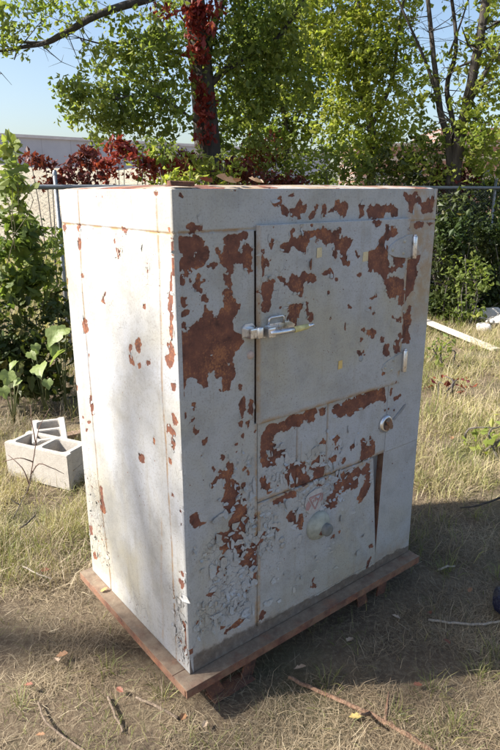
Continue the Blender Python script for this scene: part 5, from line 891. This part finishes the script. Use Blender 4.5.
# pale plank on the right, plank end behind the blocks
def plank(name, label, a, b, w_, th, m, cat='plank'):
    a, b = Vector(a), Vector(b); d = b-a; mb = MB(); q = d.to_track_quat('X', 'Z').to_matrix(); mb.box((0, 0, 0), (d.length, w_, th), q, .003)
    for v in mb.bm.verts: v.co += Vector((0, 0, (random.random()-.5)*.002))
    o = mb.build(name, m); o.location = (a+b)/2; return tag(o, label, cat)
M_WOODP = mat_bark('weathered_pale_wood', (.42, .36, .29), (.62, .56, .47), .7)
plank('wooden_plank', 'long pale weathered plank lying in the grass at the right, behind the cabinet', gnd(418, 318, .12), gnd(497, 350, .03), .10, .03, M_WOODP)
plank('wood_offcut', 'reddish wood offcut between the farther block and the cabinet', gnd(62, 437, .04), gnd(92, 431, .04), .07, .03, mat_bark('reddish_wood', (.20, .12, .085), (.36, .25, .19), 1))
# rubble and brush pile
def rock(name, label, c, r, m, cat, group=None, fl=.7, seed=0):
    b = bmesh.new(); bmesh.ops.create_icosphere(b, subdivisions=3, radius=1); rr = random.Random(seed)
    pl = [(Vector((rr.gauss(0, 1), rr.gauss(0, 1), rr.gauss(0, 1))).normalized(), rr.uniform(.55, .85)) for _ in range(9)]
    for v in b.verts:
        for nrm, dd in pl:
            s = v.co.dot(nrm)
            if s > dd: v.co -= nrm*(s-dd)
        v.co = v.co*(1+.05*(rr.random()-.5)); v.co = Vector((v.co.x*r[0], v.co.y*r[1], v.co.z*r[2]))
    me = bpy.data.meshes.new(name); b.to_mesh(me); b.free(); o = link(name, me, m); o.location = c; return tag(o, label, cat, group)
M_RUB = mat_plain('pale_concrete_rubble', (.50, .47, .44), .95, .18, 8, 0, .8, .02)
for k, (px, py, r, lab) in enumerate(((488, 322, (.20, .16, .13), 'largest pale concrete chunk below the brush pile'), (502, 326, (.22, .2, .12), 'pale concrete chunk cut by the right picture edge'), (484, 331, (.12, .10, .07), 'small pale concrete chunk in front of the largest one'), (493, 312, (.13, .12, .10), 'greyish concrete chunk at the top, under the twigs'))):
    p = gnd(px, py); rock('concrete_chunk', lab, (p.x, p.y, r[2]*.6), r, M_RUB, 'rubble', 'concrete rubble at the right', seed=k+3)
bp = gnd(486, 312); BP = empty('brush_pile', (bp.x, bp.y, 0), 'heap of dead twigs and branches at the right edge, above the rubble', 'brush'); mb = MB()
for i in range(110):
    c = Vector((random.gauss(.1, .5), random.gauss(.15, .3), abs(random.gauss(.15, .13)))); d = Vector((random.gauss(0, 1), random.gauss(0, .7), random.gauss(.05, .3))).normalized(); l = random.uniform(.25, .8)
    r_ = random.uniform(.003, .011); e = c+d*l; e.z = max(e.z, .02); mb.tube([c-d*l*.5+Vector((0, 0, max(0, -(c-d*l*.5).z))), c+Vector((0, 0, random.uniform(-.04, .04))), e], [r_, r_*.9, r_*.4], 5)
mb.build('branches', M_TWIG, BP)
# dark crumpled bag
bg_ = gnd(506, 616); o = rock('crumpled_bag', 'dark blue crumpled plastic bag in the shadow at the right edge', (bg_.x+.02, bg_.y, .06), (.075, .09, .06), None, 'bag', seed=31)
for v in o.data.vertices: v.co *= 1+.28*(float(vnoise(v.co.x*40, v.co.z*40+v.co.y*23, 8))-.5)
t = NT('dark_blue_plastic'); o.data.materials.append(t.fin((.010, .012, .035), .3, t.noise(60, 4), .8, .01))
# dry leaves
LM = [mat_plain(n_, c_, .7, .25, 60, 0, .4) for n_, c_ in (('brown_dry_leaf', (.24, .125, .06)), ('red_dry_leaf', (.20, .075, .045)), ('pale_dry_leaf', (.36, .27, .19)), ('yellow_dry_leaf', (.36, .27, .09)))]
def dry_leaf(p, s, m, az, label, curl=.5):
    b = bmesh.new(); pr = [(-.5, 0), (-.38, .16), (-.15, .32), (.02, .20), (.15, .30), (.30, .14), (.5, 0)]; mid_ = []; l_ = []; r_ = []
    for x, y in pr:
        z = curl*.35*x*x; mid_.append(b.verts.new((x*s, 0, z*s)))
        if y: l_.append(b.verts.new((x*s, y*s, (z+curl*y*.8)*s))); r_.append(b.verts.new((x*s, -y*s, (z+curl*y*.9)*s)))
        else: l_.append(None); r_.append(None)
    for i in range(6):
        for sd, fl2 in ((l_, 0), (r_, 1)):
            q = [mid_[i], mid_[i+1], sd[i+1], sd[i]]; q = [x for x in q if x]
            if len(q) > 2: b.faces.new(q[::-1] if fl2 else q)
    me = bpy.data.meshes.new('dry_leaf'); b.to_mesh(me); b.free(); o = link('dry_leaf', me, m); o.location = p; o.rotation_euler = (random.uniform(-.35, .35), random.uniform(-.35, .35), az); return tag(o, label, 'leaf', 'fallen dry leaves')
for px, py, s, k, lab in ((350, 640, .055, 2, 'pale pink curled leaf in the shadow under the right foot'), (62, 655, .06, 0, 'brown curled leaf standing in the dark shadow band on the left'), (56, 660, .055, 2, 'grey pink leaf beside the brown curled leaf on the left'), (45, 570, .05, 1, 'dark red leaf in the sunlit grass left of the tray'), (183, 717, .05, 0, 'brown leaf below the near tray corner'), (205, 724, .04, 2, 'pale leaf at the bottom below the near skid foot'), (418, 685, .045, 1, 'bright orange red leaf at the edge of the cabinet shadow'), (355, 717, .055, 3, 'yellow brown leaf beside the longest branch'), (447, 642, .05, 1, 'reddish leaf just below the thin pale stick'), (430, 613, .045, 1, 'dark red leaf at the left tip of the pale stick'), (300, 668, .06, 2, 'pale curled leaf right of the near skid foot'), (120, 690, .04, 1, 'small red leaf at the lower left near the grey stick'), (28, 685, .045, 1, 'reddish leaf in sunlit straw at the left below the shadow band'), (452, 438, .06, 0, 'brown leaf in the tall grass right of the cabinet'), (396, 617, .05, 2, 'pale leaf beside the far skid foot'), (470, 590, .04, 0, 'small brown leaf above the thin pale stick'), (40, 735, .04, 0, 'brown leaf at the bottom left corner')):
    p = gnd(px, py, .022); dry_leaf(p, s*.75, LM[k], random.uniform(0, 6.28), lab)
for k, (u, v, s, mk, lab) in enumerate(((.19, .03, .06, 2, 'pale pink dry leaf on the cabinet top, nearest the front left corner'), (.235, .05, .055, 0, 'brown dry leaf among the litter on the cabinet top'), (.30, .04, .05, 2, 'pale dry leaf rightmost on the cabinet top'), (.15, .07, .05, 1, 'reddish dry leaf on the cabinet top beside the rusty scrap'))):
    q = Vector((X0, Y0, 0))+Vector((CY, SY, 0))*u+Vector((-SY, CY, 0))*v; q.z = Z1+.020; dry_leaf(q, s, LM[mk], k*1.3, lab, .8)
q = Vector((X0, Y0, 0))+Vector((CY, SY, 0))*.04+Vector((-SY, CY, 0))*.02; mb = MB(); mb.box((0, 0, 0), (.072, .02, .012), bev=.002); mb.jitter(.001); o = mb.build('rusty_scrap', M_RUSTD); o.location = (q.x, q.y, Z1+.013); o.rotation_euler = (0, .03, YAW); tag(o, 'small rusty metal bar on the cabinet top at its near corner', 'scrap')
q = Vector((X0, Y0, 0))+Vector((-SY, CY, 0))*.56+Vector((CY, SY, 0))*-.025; dl = dry_leaf((q.x, q.y, .138), .03, LM[3], .6, 'tiny yellow leaf lying on the skid rim left of the cabinet', .2)
# bare dry weeds in front of the blocks and a green seedling at the right
def weed(label, segs, r, m, leaves_=None):
    o = Vector(segs[0][0]); T = empty('dry_weed', (o.x, o.y, 0), label, 'weed', 'bare dry weeds'); mb = MB()
    for s in segs: limb(mb, [Vector(p)-T.location for p in s], r, r*.35, 5, .05, 4, .2)
    mb.build('stem', m, T)
b0 = gnd(27, 494); weed('bare dark red weed stem with side shoots, in front of the nearer block', [[b0, at(30, 480, b0.y), at(33, 460, b0.y+.02), at(37, 438, b0.y+.03), at(40, 425, b0.y+.05), at(50, 408, b0.y+.1)], [at(29, 484, b0.y), at(22, 468, b0.y), at(8, 455, b0.y+.03)], [at(31, 474, b0.y), at(39, 464, b0.y-.02), at(52, 468, b0.y-.02), at(64, 474, b0.y)], [at(33, 462, b0.y), at(20, 458, b0.y-.03), at(2, 462, b0.y)], [at(36, 445, b0.y), at(33, 430, b0.y), at(30, 405, b0.y+.05)]], .004, mat_bark('dark_weed_stem', (.10, .05, .04), (.24, .15, .11), 3))
b0 = gnd(62, 486); weed('thin pale arching stalk between the nearer block and the cabinet', [[b0, at(70, 474, b0.y), at(79, 466, b0.y+.02), at(86, 461, b0.y+.03)], [b0, at(72, 481, b0.y), at(85, 481, b0.y)]], .003, M_PALE)
b0 = gnd(12, 520); weed('bare twig lying low at the left edge below the blocks', [[b0, at(20, 505, b0.y), at(28, 488, b0.y), at(34, 470, b0.y)], [at(20, 505, b0.y), at(8, 498, b0.y)]], .003, M_BARK2)
for px, py, lab, n_, rr_, m_, t_ in ((443, 345, 'green leafy seedling below the left end of the plank', 14, (.10, .10, .15), M_LA, .6), (452, 375, 'small weed turning red in the grass right of the cabinet', 5, (.14, .12, .08), M_LR, .8), (494, 430, 'green tuft of weed at the right edge in the sunlit grass', 10, (.10, .1, .08), M_LB, .5)):
    p = gnd(px, py+22); shrub('grass_weed', lab, (p.x, p.y, rr_[2]+.05), rr_, n_, m_, .05, t_, 4, None, 5, 'weed')
